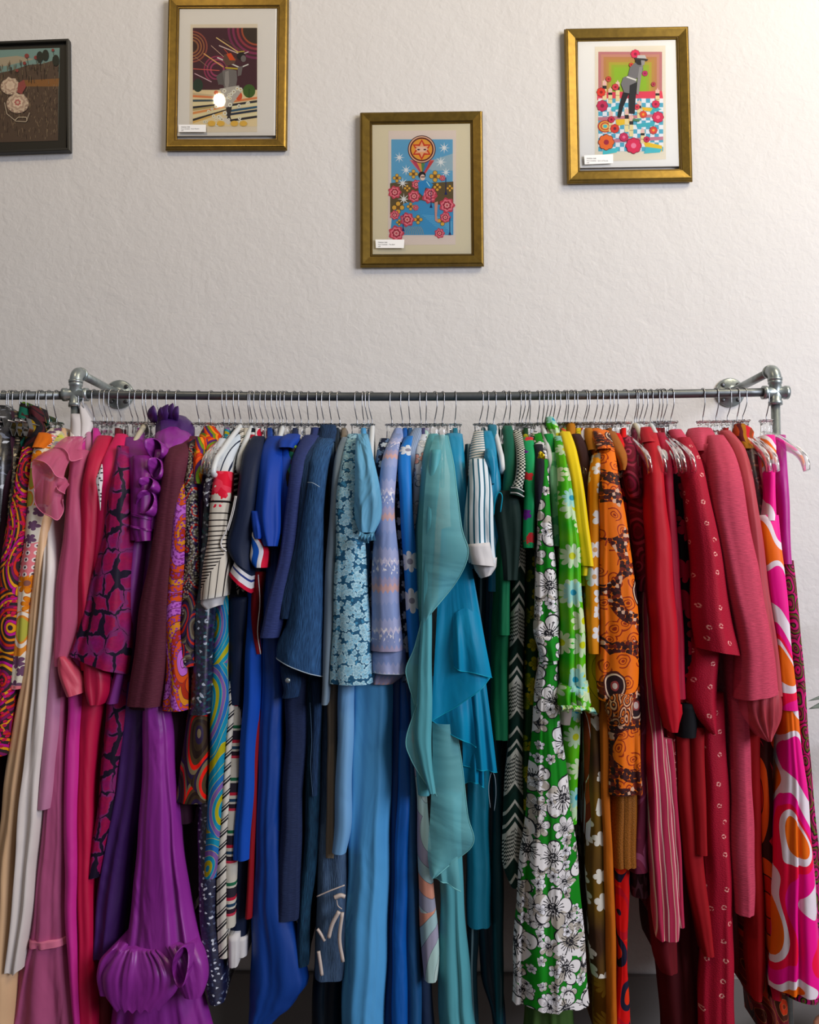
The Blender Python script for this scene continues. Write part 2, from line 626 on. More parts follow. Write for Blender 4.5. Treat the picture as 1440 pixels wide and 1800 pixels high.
lnz = g.less(g.m('ABSOLUTE', g.m('SUBTRACT', g.m('FRACT', g.m('ADD', g.m('MULTIPLY', u_, 60), g.m('MULTIPLY', v_, 9))), .5)), .09)
base = g.mix(g.both(lnz, g.less(t, .36)), base, '#222a40')
redz = g.both(g.both(g.gt(t, .36), g.less(t, g.m('MULTIPLY_ADD', g.noise(g.P(), 60, 2), .26, .36))), g.gt(g.noise(g.P(), 26, 1), .3))
base = g.mix(redz, base, g.mix(g.gt(g.noise(g.P(), 40, 1), .5), '#e04458', '#d4143c'))
finish(g, 'print_geometric', g.mix(ink, base, '#1c1418'), wr=.15)
g = G('print_ink_speckle')
col = g.mix(g.gt(g.noise(g.P(), 130, 3), g.m('MULTIPLY_ADD', g.comp(g.uv())[1], -1.2, .66)), '#d4d8e0', '#3a3444')
finish(g, 'print_ink_speckle', col, wr=.2)
stripes('print_black_white', .012, [(0, '#141418'), (.62, '#cfcac4')], rot=.5)
stripes('print_diagonal_stripe', .021, [(0, '#d8d2c8'), (.4, '#16161e'), (.52, '#d8d2c8'), (.62, '#16161e'), (.7, '#16161e'), (.8, '#d8d2c8')], rot=.75)
psyche('print_turquoise_swirl', ['#1c8cac', '#1c8cac', '#b0a83c', '#1c8cac', '#7a5a9c', '#2c6cb0'], 13, 2.2, .05, sv=.45, line=('#c8b850', .46))
bands('print_jersey_tube', .42, [(0, '#0d1020'), (.05, '#d8d8dc'), (.075, '#b01434'), (.115, '#d8d8dc'), (.14, '#0c3c8c'), (.30, '#d8d8dc'), (.325, '#10142a'), (.36, '#d8d8dc'), (.39, '#a80c24'), (.57, '#d8d8dc'), (.595, '#0c3c8c'), (.63, '#d8d8dc'), (.66, '#0e1426'), (.79, '#d8d8dc'), (.82, '#c41434'), (.86, '#d8d8dc'), (.885, '#0f4cae')], wr=.15)
bands('print_cuff', .078, [(0, '#14203c'), (.1, '#e8e6ea'), (.2, '#2a3c80'), (.26, '#e8e6ea'), (.42, '#c0143c')], wr=.1)
g = G('print_cuff_wave')
u_, v_ = g.comp(g.uv())
f = g.m('MULTIPLY_ADD', u_, 13.0, g.m('MULTIPLY_ADD', g.m('SINE', g.m('MULTIPLY', v_, 60)), .09, .5))
finish(g, 'print_cuff_wave', g.ramp(f, [(0, '#14203c'), (.18, '#e8e6ea'), (.28, '#1c58b8'), (.46, '#e8e6ea'), (.58, '#c4143c')]), wr=.1)
stripes('print_multi_stripe', .115, [(0, '#d0cabe'), (.32, '#2c6a4c'), (.38, '#d0cabe'), (.42, '#2a2430'), (.6, '#b82c40'), (.66, '#d0cabe'), (.72, '#24405c'), (.78, '#d0cabe'), (.82, '#2a1c28'), (.9, '#c03c50'), (.95, '#d0cabe')], wr=.15)


def denim(key, hexc, dark):
    g = G(key)
    w = g.m('MULTIPLY_ADD', g.noise(g.P(420, 40), 1.0, 3), 2.2, -.6)
    big = g.m('MULTIPLY_ADD', g.noise(g.P(20, 5), 1.0, 4), 2.4, -.7)
    w = g.m('MINIMUM', 1.0, g.m('MAXIMUM', w, 0.0))
    big = g.m('MINIMUM', 1.0, g.m('MAXIMUM', big, 0.0))
    col = g.mix(w, dark, hexc)
    col = g.mix(g.m('MULTIPLY', big, .5), col, dark)
    return finish(g, key, col, wr=.35, bump=w, rough=.85)


denim('denim_mid', '#41699a', '#1c3658')
denim('denim_dark', '#2c4870', '#16263e')
denim('denim_jeans', '#28506c', '#10243a')
denim('denim_grey', '#5e7694', '#3c506c')
solid('thread_pale', '#b8c8d6')
# lace: net of pale petals over a deeper ground
g = G('lace_blue')
pet, ln, cen, sd = g.flowers(46, 5, .56, .95, wob=.4, lw=.26)
p2, l2, c2, s2 = g.flowers(66, 4, .46, 1.0, (3, 5), wob=.4, lw=.3)
body = g.m('MAXIMUM', pet, p2)
lines = g.m('MAXIMUM', g.both(ln, pet), l2)
col = g.mix(body, '#4c8cb2', '#8cc4e0')
col = g.mix(g.m('MULTIPLY', lines, .85), col, '#c4e4ee')
col = g.mix(g.both(g.m('SUBTRACT', 1.0, body), g.gt(g.noise(g.P(), 90, 2), .42)), col, '#2a5878')
finish(g, 'lace_blue', col, wr=.2, bump=g.m('ADD', body, lines), bstr=.8)
# lavender flame-stitch
g = G('print_flame_stitch')
u_, v_ = g.comp(g.warp(g.P(), 10, .02))
saw = g.m('ABSOLUTE', g.m('SUBTRACT', g.m('FRACT', g.m('MULTIPLY', u_, 95)), .5))
f = g.m('FRACT', g.m('ADD', g.m('MULTIPLY', v_, 6.5), g.m('MULTIPLY', saw, .12)))
col = g.ramp(f, [(0, '#8c9cc8'), (.22, '#a6acd0'), (.36, '#c4c0d8'), (.42, '#8e9ac4'), (.62, '#a8a0bc'), (.72, '#c8a4a4'), (.82, '#9aa4cc')])
tick = g.both(g.gt(g.noise(g.P(220, 90), 1, 1), .6), g.less(g.m('ABSOLUTE', g.m('SUBTRACT', f, .45)), .09))
finish(g, 'print_flame_stitch', g.mix(tick, col, '#ece8ec'), wr=.3, rough=.55)
floral('print_blue_blossom', '#2f78c8', [dict(sc=15, n=8, R=.42, petal=['#d8dce4'], share=.4, cen='#8a8a9c')], wr=.2, rough=.5)
floral('print_navy_blossom', '#0e1a34', [dict(sc=42, n=6, R=.5, petal=['#b8c0c8', '#5a7090'])], wr=.3)
floral('print_pale_sketch', '#cfd4dc', [dict(sc=24, n=5, R=.5, petal=['#dcdcdc', '#e0a8a0'], line='#5c6a78')], wr=.2)
stripes('print_grey_rib', .004, [(0, '#98a8c4'), (.6, '#76869f')], rot=1.57, wr=.2)
psyche('print_pastel_geometric', ['#b4d0cc', '#a4a0b4', '#a8c4c8', '#d89a84', '#9c9cac', '#c0d4d0'], 8, 1.1, .03, sv=.6, line=('#3c4450', .485), wr=.2)
bands('print_chain_border', .48, [(0, '#4a4a74'), (.1, '#c8ccd4'), (.15, '#3c4468'), (.3, '#7a5a84'), (.55, '#54547c'), (.82, '#5a3c64'), (.88, '#e0e0e4'), (.90, '#343c58'), (.935, '#e0e0e4'), (.955, '#3a4c6c')], wr=.2)
stripes('print_shirt_stripe', .0115, [(0, '#dde6ec'), (.68, '#2c6074')], rot=1.57, wob=.004, wr=.45)
stripes('print_shirt_hoop', .0105, [(0, '#d9d6d2'), (.66, '#3a6c7c')], rot=.25, wr=.3)
stripes('print_dark_pinstripe', .016, [(0, '#16323c'), (.72, '#7c9298')], rot=1.57, wr=.3)
# houndstooth knit
g = G('knit_houndstooth')
u_, v_ = g.comp(g.P(1, 1))
ck = g.m('FRACT', g.m('MULTIPLY', u_, 105))
cv = g.m('FRACT', g.m('MULTIPLY', v_, 105))
col = g.mix(g.gt(g.m('ABSOLUTE', g.m('SUBTRACT', g.gt(ck, .5), g.gt(cv, .5))), .5), '#12241f', '#d0cfc4')
finish(g, 'knit_houndstooth', col, wr=.3)
# chevron knit with houndstooth panels
g = G('knit_chevron')
u_, v_ = g.comp(g.P(1, 1))
ch = g.m('ADD', v_, g.m('MULTIPLY', g.m('ABSOLUTE', u_), -1.5))
f = g.m('FRACT', g.m('MULTIPLY', ch, 6.2))
ck = g.gt(g.m('ABSOLUTE', g.m('SUBTRACT', g.gt(g.m('FRACT', g.m('MULTIPLY', u_, 120)), .5), g.gt(g.m('FRACT', g.m('MULTIPLY', ch, 120)), .5))), .5)
col = g.ramp(f, [(0, '#0e3028'), (.12, '#cfcfc4'), (.17, '#0e2a22'), (.3, '#cfcfc4'), (.35, '#0e2a22'), (.42, '#cfcfc4'), (.5, '#10201c'), (.86, '#cfcfc4'), (.91, '#0e2a22')])
col = g.mix(g.both(g.both(g.gt(f, .5), g.less(f, .86)), ck), col, '#cfcfc4')
finish(g, 'knit_chevron', col, wr=.3)
g = G('print_green_motif')
P = g.P(1, 1, 0, (.02, .008))
v = g.vor(P, 14, 'F1', .35)
jag = g.m('MULTIPLY_ADD', g.noise(P, 110, 1), .5, .0)
ms = g.less(v.outputs['Distance'], g.m('MULTIPLY', jag, .62))
col = g.mix(ms, '#129a62', g.mix(g.gt(g.comp(v.outputs['Color'])[0], .5), '#6c2a8c', '#c8383c'))
finish(g, 'print_green_motif', col, wr=.15, rough=.6)
floral('print_olive_blossom', '#173c22', [dict(sc=26, n=5, R=.55, petal=['#a8a028', '#7c8c20'], line='#2a4a1c')], wr=.3)
g = G('print_green_garden')
col = g.mix(g.noise(g.P(), 12), '#0c7a26', '#128a30')
for sc, n, R, off, share, tone in ((40, 5, .5, (2, 7), .4, '#ece9ee'), (19, 6, .56, (1.3, .4), .62, '#e8e4e4'), (12.5, 5, .58, (0, 0), .9, '#efebea'), (33, 5, .5, (5, 1), .2, '#f0eef2')):
    pet, ln, cen, sd = g.flowers(sc, n, R, .85, off, wob=.22, lw=.07)
    kp = g.less(sd, share)
    shade = g.gt(g.noise(g.P(1, 1, 0, off), sc * 1.1, 2), .56)
    c_ = g.mix(shade, tone, '#bdb5aa')
    hatch = g.both(g.gt(g.noise(g.P(1, 1, 0, off), sc * 9, 1), .6), g.gt(g.noise(g.P(1, 1, 0, off), sc * 1.6, 1), .54))
    c_ = g.mix(hatch, c_, '#5c5a5c')
    c_ = g.mix(g.m('MAXIMUM', ln, g.both(cen, g.gt(g.noise(g.P(), 260, 1), .45))), c_, '#1c1c22')
    col = g.mix(g.both(pet, kp), col, c_)
finish(g, 'print_green_garden', col, wr=.2)
floral('print_lime_daisy', ['#3fae34', '#7ac640', 16], [
    dict(sc=15.5, n=10, R=.5, petal=['#cfe8c0', '#dcecc0'], cen='#cfd42a', rnd=.6, lw=.1),
    dict(sc=15.5, n=10, R=.42, petal=['#a8dcd0'], cen='#3c9cb8', rnd=.6, off=(4, 2), share=.3)], wr=.35, rough=.5, transl=.12)
floral('print_mint', ['#86c898', '#9cd4a8', 18], [dict(sc=30, n=5, R=.4, petal=['#5cae78'], share=.5)], wr=.2)
psyche('print_lime_swirl', ['#c8c83c', '#8cb83c', '#d8cc50', '#5c9c3c', '#c86040'], 15, 1.8, .05)
psyche('print_yellow_line', ['#d0b83c', '#c8b034', '#d8c048', '#d0b83c'], 9, 1.6, .05, line=('#6c6a24', .47), wr=.25)
floral('print_apricot_blossom', ['#e09a3c', '#d8842c', 8], [dict(sc=22, n=6, R=.5, petal=['#ece8e8'], share=.62, cen='#d8a878'), dict(sc=13, n=4, R=.2, petal=['#a49078'], off=(3, 3), share=.5)], wr=.3, transl=.1)
psyche('print_rust_scroll', ['#e8e4f0', '#8a3c1c', '#b85020', '#e8e4f0', '#7a2c18'], 7.5, 1.3, .05, sv=.45, line=('#eee8e0', .47), wr=.2)
floral('print_brown_meadow', ['#3c2412', '#7a5a1c', 7], [dict(sc=24, n=5, R=.46, petal=['#e6e0d4'], share=.55), dict(sc=13, n=22, R=.6, petal=['#e0d4c0'], share=.3, off=(5, 1), lw=.02)], wr=.25)
floral('print_ochre_sheer', ['#a86a14', '#8a5a18', 7], [dict(sc=11, n=20, R=.55, petal=['#c89848'], share=.5)], wr=.4)
# orange scarf-print dress: rows of dark lacy scallops, paisley hooks and jewels
g = G('print_scarf_orange')
P = g.P(1, 1)
Pw = g.warp(P, 9, .03)
v = g.vor(Pw, 8.5, 'F1', .9)
dist = v.outputs['Distance']
ring = g.less(g.m('ABSOLUTE', g.m('SUBTRACT', dist, .5)), g.m('MULTIPLY_ADD', g.noise(P, 14, 2), .2, .01))
scal = g.vor(P, 120, 'F1', .6)
lacy = g.less(scal.outputs['Distance'], .6)
sc2 = g.comp(scal.outputs['Color'])[0]
lace = g.ramp(sc2, [(0, '#3c1414'), (.42, '#6c2418'), (.66, '#d8b098'), (.78, '#2a1010')])
h = g.vor(g.warp(P, 26, .022), 24, 'F1', .8)
hd = h.outputs['Distance']
hook = g.both(g.less(g.m('ABSOLUTE', g.m('SUBTRACT', hd, .36)), .035), g.gt(g.noise(P, 30, 1), .42))
dot = g.m('MAXIMUM', g.less(hd, .08), g.less(g.m('ABSOLUTE', g.m('SUBTRACT', hd, .17)), .025))
col = g.mix(g.m('MAXIMUM', hook, dot), g.mix(g.noise(P, 10), '#e06c10', '#ee8420'), '#96340f')
col = g.mix(g.both(ring, lacy), col, lace)
j = g.vor(g.vm('ADD', g.P(1, .7), (.31, .12, 0)), 7.5, 'F1', .9)
jd = g.m('ADD', j.outputs['Distance'], g.m('MULTIPLY', g.noise(P, 40, 1), .05))
jz = g.less(g.comp(j.outputs['Color'])[1], .75)
col = g.mix(g.both(jz, g.less(jd, .2)), col, '#50201a')
col = g.mix(g.both(jz, g.less(jd, .175)), col, '#e0c4ac')
col = g.mix(g.both(jz, g.less(jd, .155)), col, '#2a1218')
col = g.mix(g.both(jz, g.less(jd, .085)), col, '#a04848')
col = g.mix(g.both(jz, g.less(jd, .06)), col, '#e0c8c0')
finish(g, 'print_scarf_orange', col, wr=.2, rough=.6)
psyche('print_scarf_cuff', ['#c86a34', '#3c1414', '#d8a888', '#5c2018'], 60, 2.0, .01, wr=.6)
g = G('cloth_bronze_lame')
n1 = g.noise(g.P(420, 420), 1, 2)
finish(g, 'cloth_bronze_lame', g.mix(n1, '#4a2a12', '#b8743a'), rough=.5, metallic=.15, wr=.2, bump=n1)
psyche('print_burgundy_paisley', ['#6c0c28', '#8c1838', '#5a0a20', '#a83c54', '#6c0c28'], 26, 2.0, .03, wr=.3)
psyche('print_mauve_bloom', ['#5c1830', '#6c2038', '#84405c', '#5c1830'], 14, 1.8, .04, wr=.3)
stripes('print_wine_stripe', .0235, [(0, '#a8304c'), (.5, '#e2c2a8'), (.57, '#b8485f'), (.8, '#c8647c'), (.86, '#e8d4c4'), (.93, '#a8304c')], rot=1.57, wob=.006, wr=.3)
motifs('print_wine_sprig', '#8c1024', '#d88888', 60, .2, .8, wr=.2)
floral('print_black_rose', '#120c12', [dict(sc=17, n=7, R=.58, petal=['#b81440', '#8c1030'], wob=.5, share=.75)], wr=.25)
motifs('print_kimono_sprig', '#b41c38', '#eaa8a0', 26, .14, .85, wr=.12, rough=.7)
psyche('print_ember', ['#b84a1c', '#8a3c14', '#c82838', '#a8701c', '#5a1418'], 16, 1.8, .05, wr=.3)
sequins('print_maroon_glitter', '#3a1018', [(.6, '#541a22'), (.9, '#9a6058')], 180)
psyche('print_flame_panel', ['#e0401c', '#c82c14', '#e85c20', '#3c1410', '#d8304c'], 10, 1.3, .05, sv=.4, line=('#3a1010', .46), wr=.25)
psyche('print_brown_scroll', ['#5a1c18', '#7a2818', '#c03c20', '#4a2014', '#6a1c24'], 12, 1.8, .05, line=('#a87048', .46), wr=.3)
# big pop print: pink, orange, white and red fields with curling edges
g = G('print_pop_swirl')
P = g.warp(g.P(1, .6), 5, .09)
f = g.noise(P, 6.2, .6, .9)
col = g.ramp(f, [(0, '#f07408'), (.40, '#f2e4ec'), (.435, '#f00090'), (.51, '#f0104c'), (.55, '#f4e6ee'), (.585, '#f07408'), (.645, '#f00090')])
finish(g, 'print_pop_swirl', col, wr=.15, rough=.55)
psyche('print_thicket', ['#b81468', '#3a2018', '#8c1c4c', '#5c6a24', '#2a1418', '#c81c74'], 44, 2.0, .02, wr=.3)
floral('print_bandana', '#10163c', [dict(sc=24, n=6, R=.4, petal=['#ccd2e0'], share=.5)], wr=.25)
psyche('print_red_bloom', ['#d8201c', '#c01830', '#e0401c', '#1c1c34', '#d8201c'], 15, 1.4, .05, wr=.3)
psyche('print_fringe_dark', ['#2a1018', '#5a3c48', '#3c1420'], 60, 1.5, .01, sv=.2, wr=.3)
# ------------------------------------------------------------------ cloth lofts
def parse(rows, Y0=-.19):
    out, Y = [], Y0
    for r in rows.split(';'):
        r = r.strip()
        if not r:
            continue
        a, b = r.split(':')
        sl = None
        if '~' in b:
            b, s = b.split('~')
            sl = float(s)
        if '@' in b:
            b, y = b.split('@')
            Y = float(y)
        i = b.index('-', 1)
        out.append((float(a), float(b[:i]), float(b[i + 1:]), Y, sl))
    # slants are given at some rows only: spread them in between (0 at the ends that say nothing)
    p = [o[0] for o in out]
    k = [(o[0], o[4]) for o in out if o[4] is not None]
    if not k:
        s = [0.0] * len(out)
    else:
        xs = [q[0] for q in k]
        ys = [q[1] for q in k]
        if xs[0] > p[0]:
            xs, ys = [max(p[0], xs[0] - 160)] + xs, [0.0] + ys
        s = np.interp(p, xs, ys)
    return np.array([(o[0], o[1], o[2], o[3], s_) for o, s_ in zip(out, s)])


def box_smooth(a, k):
    if k < 2 or len(a) < 4:
        return a
    pad = np.concatenate([2 * a[0] - a[k:0:-1], a, 2 * a[-1] - a[-2:-k - 2:-1]])
    c = np.convolve(pad, np.ones(2 * k + 1) / (2 * k + 1), 'same')
    return c[k:-k]


def drape(name, mat, rows, parent=None, fn=None, fa=None, sheet=False, seed=None, step=8, sm=2, hang=None, rnd=1.0, hemw=0.0, wob=1.0, gather=False, hem=None):
    """A hanging piece of cloth. rows give its front fold line by line in photo pixels at a real depth;
    behind it the cloth runs back over the hanger to the wall side (sheet=True: a single layer)."""
    R = parse(rows)
    if R[-1, 0] == 1800:                       # runs on below the picture
        e_ = R[-1] + (R[-1] - R[-2]) * 55 / (R[-1, 0] - R[-2, 0])
        e_[3] = R[-1, 3]
        R = np.vstack([R, e_])
    if hang is not None and R[0, 0] > 800:
        pre = np.array([(752, hang - 4, hang + 4, -.02, 0), (785, hang - 6, hang + 6, -.09, 0),
                        (min(900, R[0, 0] - 30), hang - 7, hang + 7, -.10, 0)])
        R = np.vstack([pre, R])
    rg = random.Random(seed if seed is not None else hash_str(name + rows))
    n = int(min(150, max(7, (R[-1, 0] - R[0, 0]) / step)))
    py = np.linspace(R[0, 0], R[-1, 0], n)
    k = sm if n > 12 else 1
    cols = [box_smooth(np.interp(py, R[:, 0], R[:, j]), k) for j in (1, 2, 3, 4)]
    pl, pr, Y, sl = cols
    q = np.linspace(0, 1, n)
    ph = [rg.random() * 6.28 for _ in range(6)]
    wpx = np.clip((pr - pl) * .06, 0, 2.2) * wob
    pl = pl + wpx * np.sin(py * .031 + ph[0]) * np.sin(py * .011 + ph[1])
    pr = pr + wpx * np.sin(py * .027 + ph[2]) * np.sin(py * .013 + ph[3])
    Lp, Rp = px(pl, py, Y), px(pr, py + sl, Y)
    w = np.linalg.norm(Rp - Lp, axis=1)
    wm = max(w.max(), .004)
    nf = int(min(56, max(9, wm / .0045)))
    t = np.linspace(-1, 1, nf)
    if fn is None:
        fn = max(1.0, wm / .075)
    else:
        fn = max(1.0, fn * .72)
    if fa is None:
        fa = min(.010, .085 * wm)
    T = t[None, :]
    mid, half = (Lp + Rp) / 2, (Rp - Lp) / 2
    V = mid[:, None, :] + half[:, None, :] * T[..., None]
    r = np.minimum(.55 * w, .05)[:, None] * rnd
    depth = r * (1 - np.sqrt(np.clip(1 - np.abs(T) ** 2.3 * .985, 0, 1)))
    rampv = (.25 + .75 * np.clip(q * 1.5, 0, 1))[:, None] * np.clip(w / wm, .3, 1)[:, None]
    if gather:
        rampv = (1.15 - 1.0 * np.clip(q * 1.25, 0, 1))[:, None]
    else:
        fa = fa * .85
    phz = ph[4] + 1.1 * np.sin(py * .006 + ph[5])[:, None]
    T2 = T + .24 * np.sin(2.7 * T + ph[0]) + .10 * np.sin(6.1 * T + ph[3] + .0035 * py[:, None])
    fold = np.sin(math.pi * fn * T2 + phz) * (.7 + .4 * np.sin(3.3 * T + ph[1])) + (.6 if gather else .16) * np.sin(math.pi * fn * 2.3 * T2 + ph[2] + .005 * py[:, None])
    env = np.clip((1 - np.abs(T)) * 5, 0, 1)
    V[..., 1] += depth - fa * rampv * fold * env
    if hemw:
        g_ = np.clip((q - .6) / .4, 0, 1)[:, None] ** 2
        V[..., 2] += hemw * g_ * np.sin(math.pi * fn * T + phz)
    U = T * (w / 2)[:, None]
    varc = np.concatenate([[0], np.cumsum(np.linalg.norm(np.diff(mid, axis=0), axis=1))])
    VV = np.repeat(varc[:, None], nf, 1)
    if not sheet:
        xc, zc = mid[:, 0], mid[:, 2]
        Yb = np.maximum(-Y * .95, Y + .07)
        Yb = np.minimum(Yb, .215)
        e = Y + r[:, 0]
        bw, mw = np.minimum(w / 2, .005), np.minimum(w / 2, .008)
        ex = []
        for sx, fr, wd in ((1, .12, None), (1, .4, mw), (1, 1.0, bw), (-1, 1.0, bw), (-1, .4, mw), (-1, .12, None)):
            hw = wd if wd is not None else np.minimum(w / 2 * .93, mw + (w / 2 - mw) * .75)
            yy = e + (Yb - e) * fr
            zz = np.where(sx > 0, Rp[:, 2], Lp[:, 2]) * (1 - fr) + zc * fr
            ex.append(np.stack([xc + sx * hw, yy, zz], -1))
        V = np.concatenate([V, np.stack(ex, 1)], 1)
        d = [(w / 2 + .02), (w / 2 + .08), (w / 2 + .2), -(w / 2 + .2), -(w / 2 + .08), -(w / 2 + .02)]
        U = np.concatenate([U, np.stack(d, 1)], 1)
        VV = np.concatenate([VV, np.repeat(varc[:, None], 6, 1)], 1)
    m = V.shape[1]
    A = np.arange(n * m).reshape(n, m)
    cl = m if not sheet else m - 1
    j = np.arange(cl)
    j2 = (j + 1) % m
    Fq = np.stack([A[:-1][:, j], A[1:][:, j], A[1:][:, j2], A[:-1][:, j2]], -1).reshape(-1, 4)
    faces = [tuple(map(int, f)) for f in Fq]
    if not sheet:
        faces.append(tuple(int(i) for i in A[0]))
    uv = np.stack([U, VV], -1).reshape(-1, 2)
    ob = link_mesh(name, V.reshape(-1, 3), faces, MATS[mat], parent, uv=uv)
    if hem:                                        # (part name, material, radius, rows up from the lower edge)
        line = V[-1 - hem[3], :nf] - np.array([0, .0008, 0])
        tube(hem[0], line, hem[2], MATS[hem[1]], ob if parent is None or parent.type == 'EMPTY' else parent, 6)
    return ob


def hash_str(s):
    h = 7
    for c in s:
        h = (h * 131 + ord(c)) & 0x7fffffff
    return h


def edge(name, mat, pts, parent, r=.0013, Y=None):
    """a rolled hem or piping along photo points (px, py, Y)"""
    P = np.array([px(p[0], p[1], p[2] if len(p) > 2 else Y) for p in pts])
    return tube(name, smooth_path(P, 6), r, MATS[mat], parent, 6)


def frill(name, mat, pts, drop, parent, amp=.012, waves=6, Y=-.2, flare=.02, seed=1):
    """gathered ruffle: a ribbon hung from the seam line pts, rippling more towards its free edge"""
    P = smooth_path(np.array([px(p[0], p[1], p[2] if len(p) > 2 else Y) for p in pts]), 12)
    n, m = len(P), 9
    rg = random.Random(seed)
    s = np.linspace(0, 1, n)
    V, uv = [], []
    drop = np.interp(s, np.linspace(0, 1, len(drop)), drop) if isinstance(drop, (list, tuple)) else np.full(n, drop)
    ph = rg.random() * 6
    for i in range(n):
        for j in range(m):
            f = j / (m - 1)
            a = waves * 2 * math.pi * s[i] + ph + .7 * math.sin(5 * s[i])
            V.append(P[i] + np.array([amp * .6 * f * math.cos(a), -flare * f - amp * f * math.sin(a) - .012 * math.sin(math.pi * f), -drop[i] * f + .25 * amp * f * math.cos(a * .5)]))
            uv.append((s[i] * .4, f * .05))
    Fc = [(i * m + j, i * m + j + 1, (i + 1) * m + j + 1, (i + 1) * m + j) for i in range(n - 1) for j in range(m - 1)]
    return link_mesh(name, V, Fc, MATS[mat], parent, uv=uv)


def flap(name, mat, A, B, parent, hem=None, waves=2.0, amp=.008, bulge=.006, n=44, m=16, seed=1, hr=.0011):
    """a loose layer of cloth stretched from its line of attachment A to its free edge B (photo px, py, depth)"""
    rg = random.Random(seed)
    ph, q = rg.random() * 6, np.linspace(0, 1, n)

    def curve(pts):
        P = smooth_path(np.array([px(p[0], p[1], p[2]) for p in pts]), 10)
        L = np.concatenate([[0], np.cumsum(np.linalg.norm(np.diff(P, axis=0), axis=1))])
        return np.stack([np.interp(q * L[-1], L, P[:, k]) for k in range(3)], -1), L[-1]
    a, la = curve(A)
    b, lb = curve(B)
    f = np.linspace(0, 1, m)
    V = a[:, None] * (1 - f)[None, :, None] + b[:, None] * f[None, :, None]
    w = np.sin(2 * math.pi * waves * (q + .12 * np.sin(5 * q + ph)) + ph)
    V[..., 1] -= bulge * np.sin(math.pi * f)[None] + amp * (.25 + .75 * f)[None] * w[:, None]
    d = np.linalg.norm(b - a, axis=1)
    uv = np.stack([np.repeat((q * max(la, lb))[:, None], m, 1), d[:, None] * f[None]], -1).reshape(-1, 2)
    Fc = [(i * m + j, i * m + j + 1, (i + 1) * m + j + 1, (i + 1) * m + j) for i in range(n - 1) for j in range(m - 1)]
    o = link_mesh(name, V.reshape(-1, 3), Fc, MATS[mat], parent, uv=uv)
    if hem:
        tube('rolled_hem', V[:, -1] - np.array([0, .0006, 0]), hr, MATS[hem], o, 6)
    return o


def curl(name, mat, cx, cy, rx, ry, Y, parent, tilt=0.0, back=.07, dx=.03, dz=-.02):
    """the open mouth of a rolled ruffle: an oval funnel running back and down"""
    c = px(cx, cy, Y)
    sx = np.linalg.norm(px(cx + rx, cy, Y) - c)
    sz = np.linalg.norm(px(cx, cy + ry, Y) - c)
    V, Fc, uv = [], [], []
    n, m = 28, 8
    for j in range(m):
        f = j / (m - 1)
        k = 1.04 - .45 * f ** 1.5 if j else 1.0
        for i in range(n):
            th = 2 * math.pi * i / n
            x, z = sx * k * math.cos(th) * (1 - .25 * math.sin(th)), sz * k * math.sin(th)
            V.append((c[0] + x * math.cos(tilt) - z * math.sin(tilt) + dx * f, c[1] + back * f + .012 * math.sin(th * 2), c[2] + x * math.sin(tilt) + z * math.cos(tilt) + dz * f))
            uv.append((i / n * .2, f * .07))
    for j in range(m - 1):
        for i in range(n):
            i2 = (i + 1) % n
            Fc.append((j * n + i, j * n + i2, (j + 1) * n + i2, (j + 1) * n + i))
    o = link_mesh(name, V, Fc, MATS[mat], parent, uv=uv)
    so = o.modifiers.new('cloth_thickness', 'SOLIDIFY')
    so.thickness = .0018
    return o


def petal(name, mat, base, tip, wpx, parent, Y=-.03, bend=.02):
    """a pointed petal of stiff cloth between two photo points"""
    a, b = px(base[0], base[1], Y), px(tip[0], tip[1], Y - bend)
    ax = b - a
    L = np.linalg.norm(ax)
    ax /= L
    side = np.cross(ax, [0, 1, 0])
    side /= np.linalg.norm(side)
    w = wpx * L / max(1e-6, math.hypot(tip[0] - base[0], tip[1] - base[1]))
    V, uv, n, m = [], [], 9, 5
    for i in range(n):
        f = i / (n - 1)
        ww = w * (math.sin(math.pi * (.18 + .82 * f)) ** .8 if f < 1 else 0)
        for j in range(m):
            t = j / (m - 1) * 2 - 1
            V.append(a + ax * L * f + side * ww * t + np.array([0, .35 * ww * t * t - bend * .6 * math.sin(math.pi * f), 0]))
            uv.append((t * .02, f * .05))
    Fc = [(i * m + j, i * m + j + 1, (i + 1) * m + j + 1, (i + 1) * m + j) for i in range(n - 1) for j in range(m - 1)]
    o = link_mesh(name, V, Fc, MATS[mat], parent, uv=uv)
    so = o.modifiers.new('cloth_thickness', 'SOLIDIFY')
    so.thickness = .0015
    return o


GARMENTS = []          # (hook px, garment object, short phrase)


def garment(name, cat, hx, short, extra, pieces, group=None):
    """pieces: (part name, material, rows, options); a part whose option sub=True becomes a child of the part before it"""
    p = px(hx, 760, 0.0)
    root = thing(name, (short + ' ' + extra).strip(), cat, tuple(p), group)
    last = None
    for i, pc in enumerate(pieces):
        o_ = dict(pc[3]) if len(pc) > 3 else {}
        sub = o_.pop('sub', False)
        ob = drape(pc[0], pc[1], pc[2], last if sub else root, hang=hx if i == 0 else None, **o_)
        if not sub:
            last = ob
    GARMENTS.append((hx, root, short))
    return root
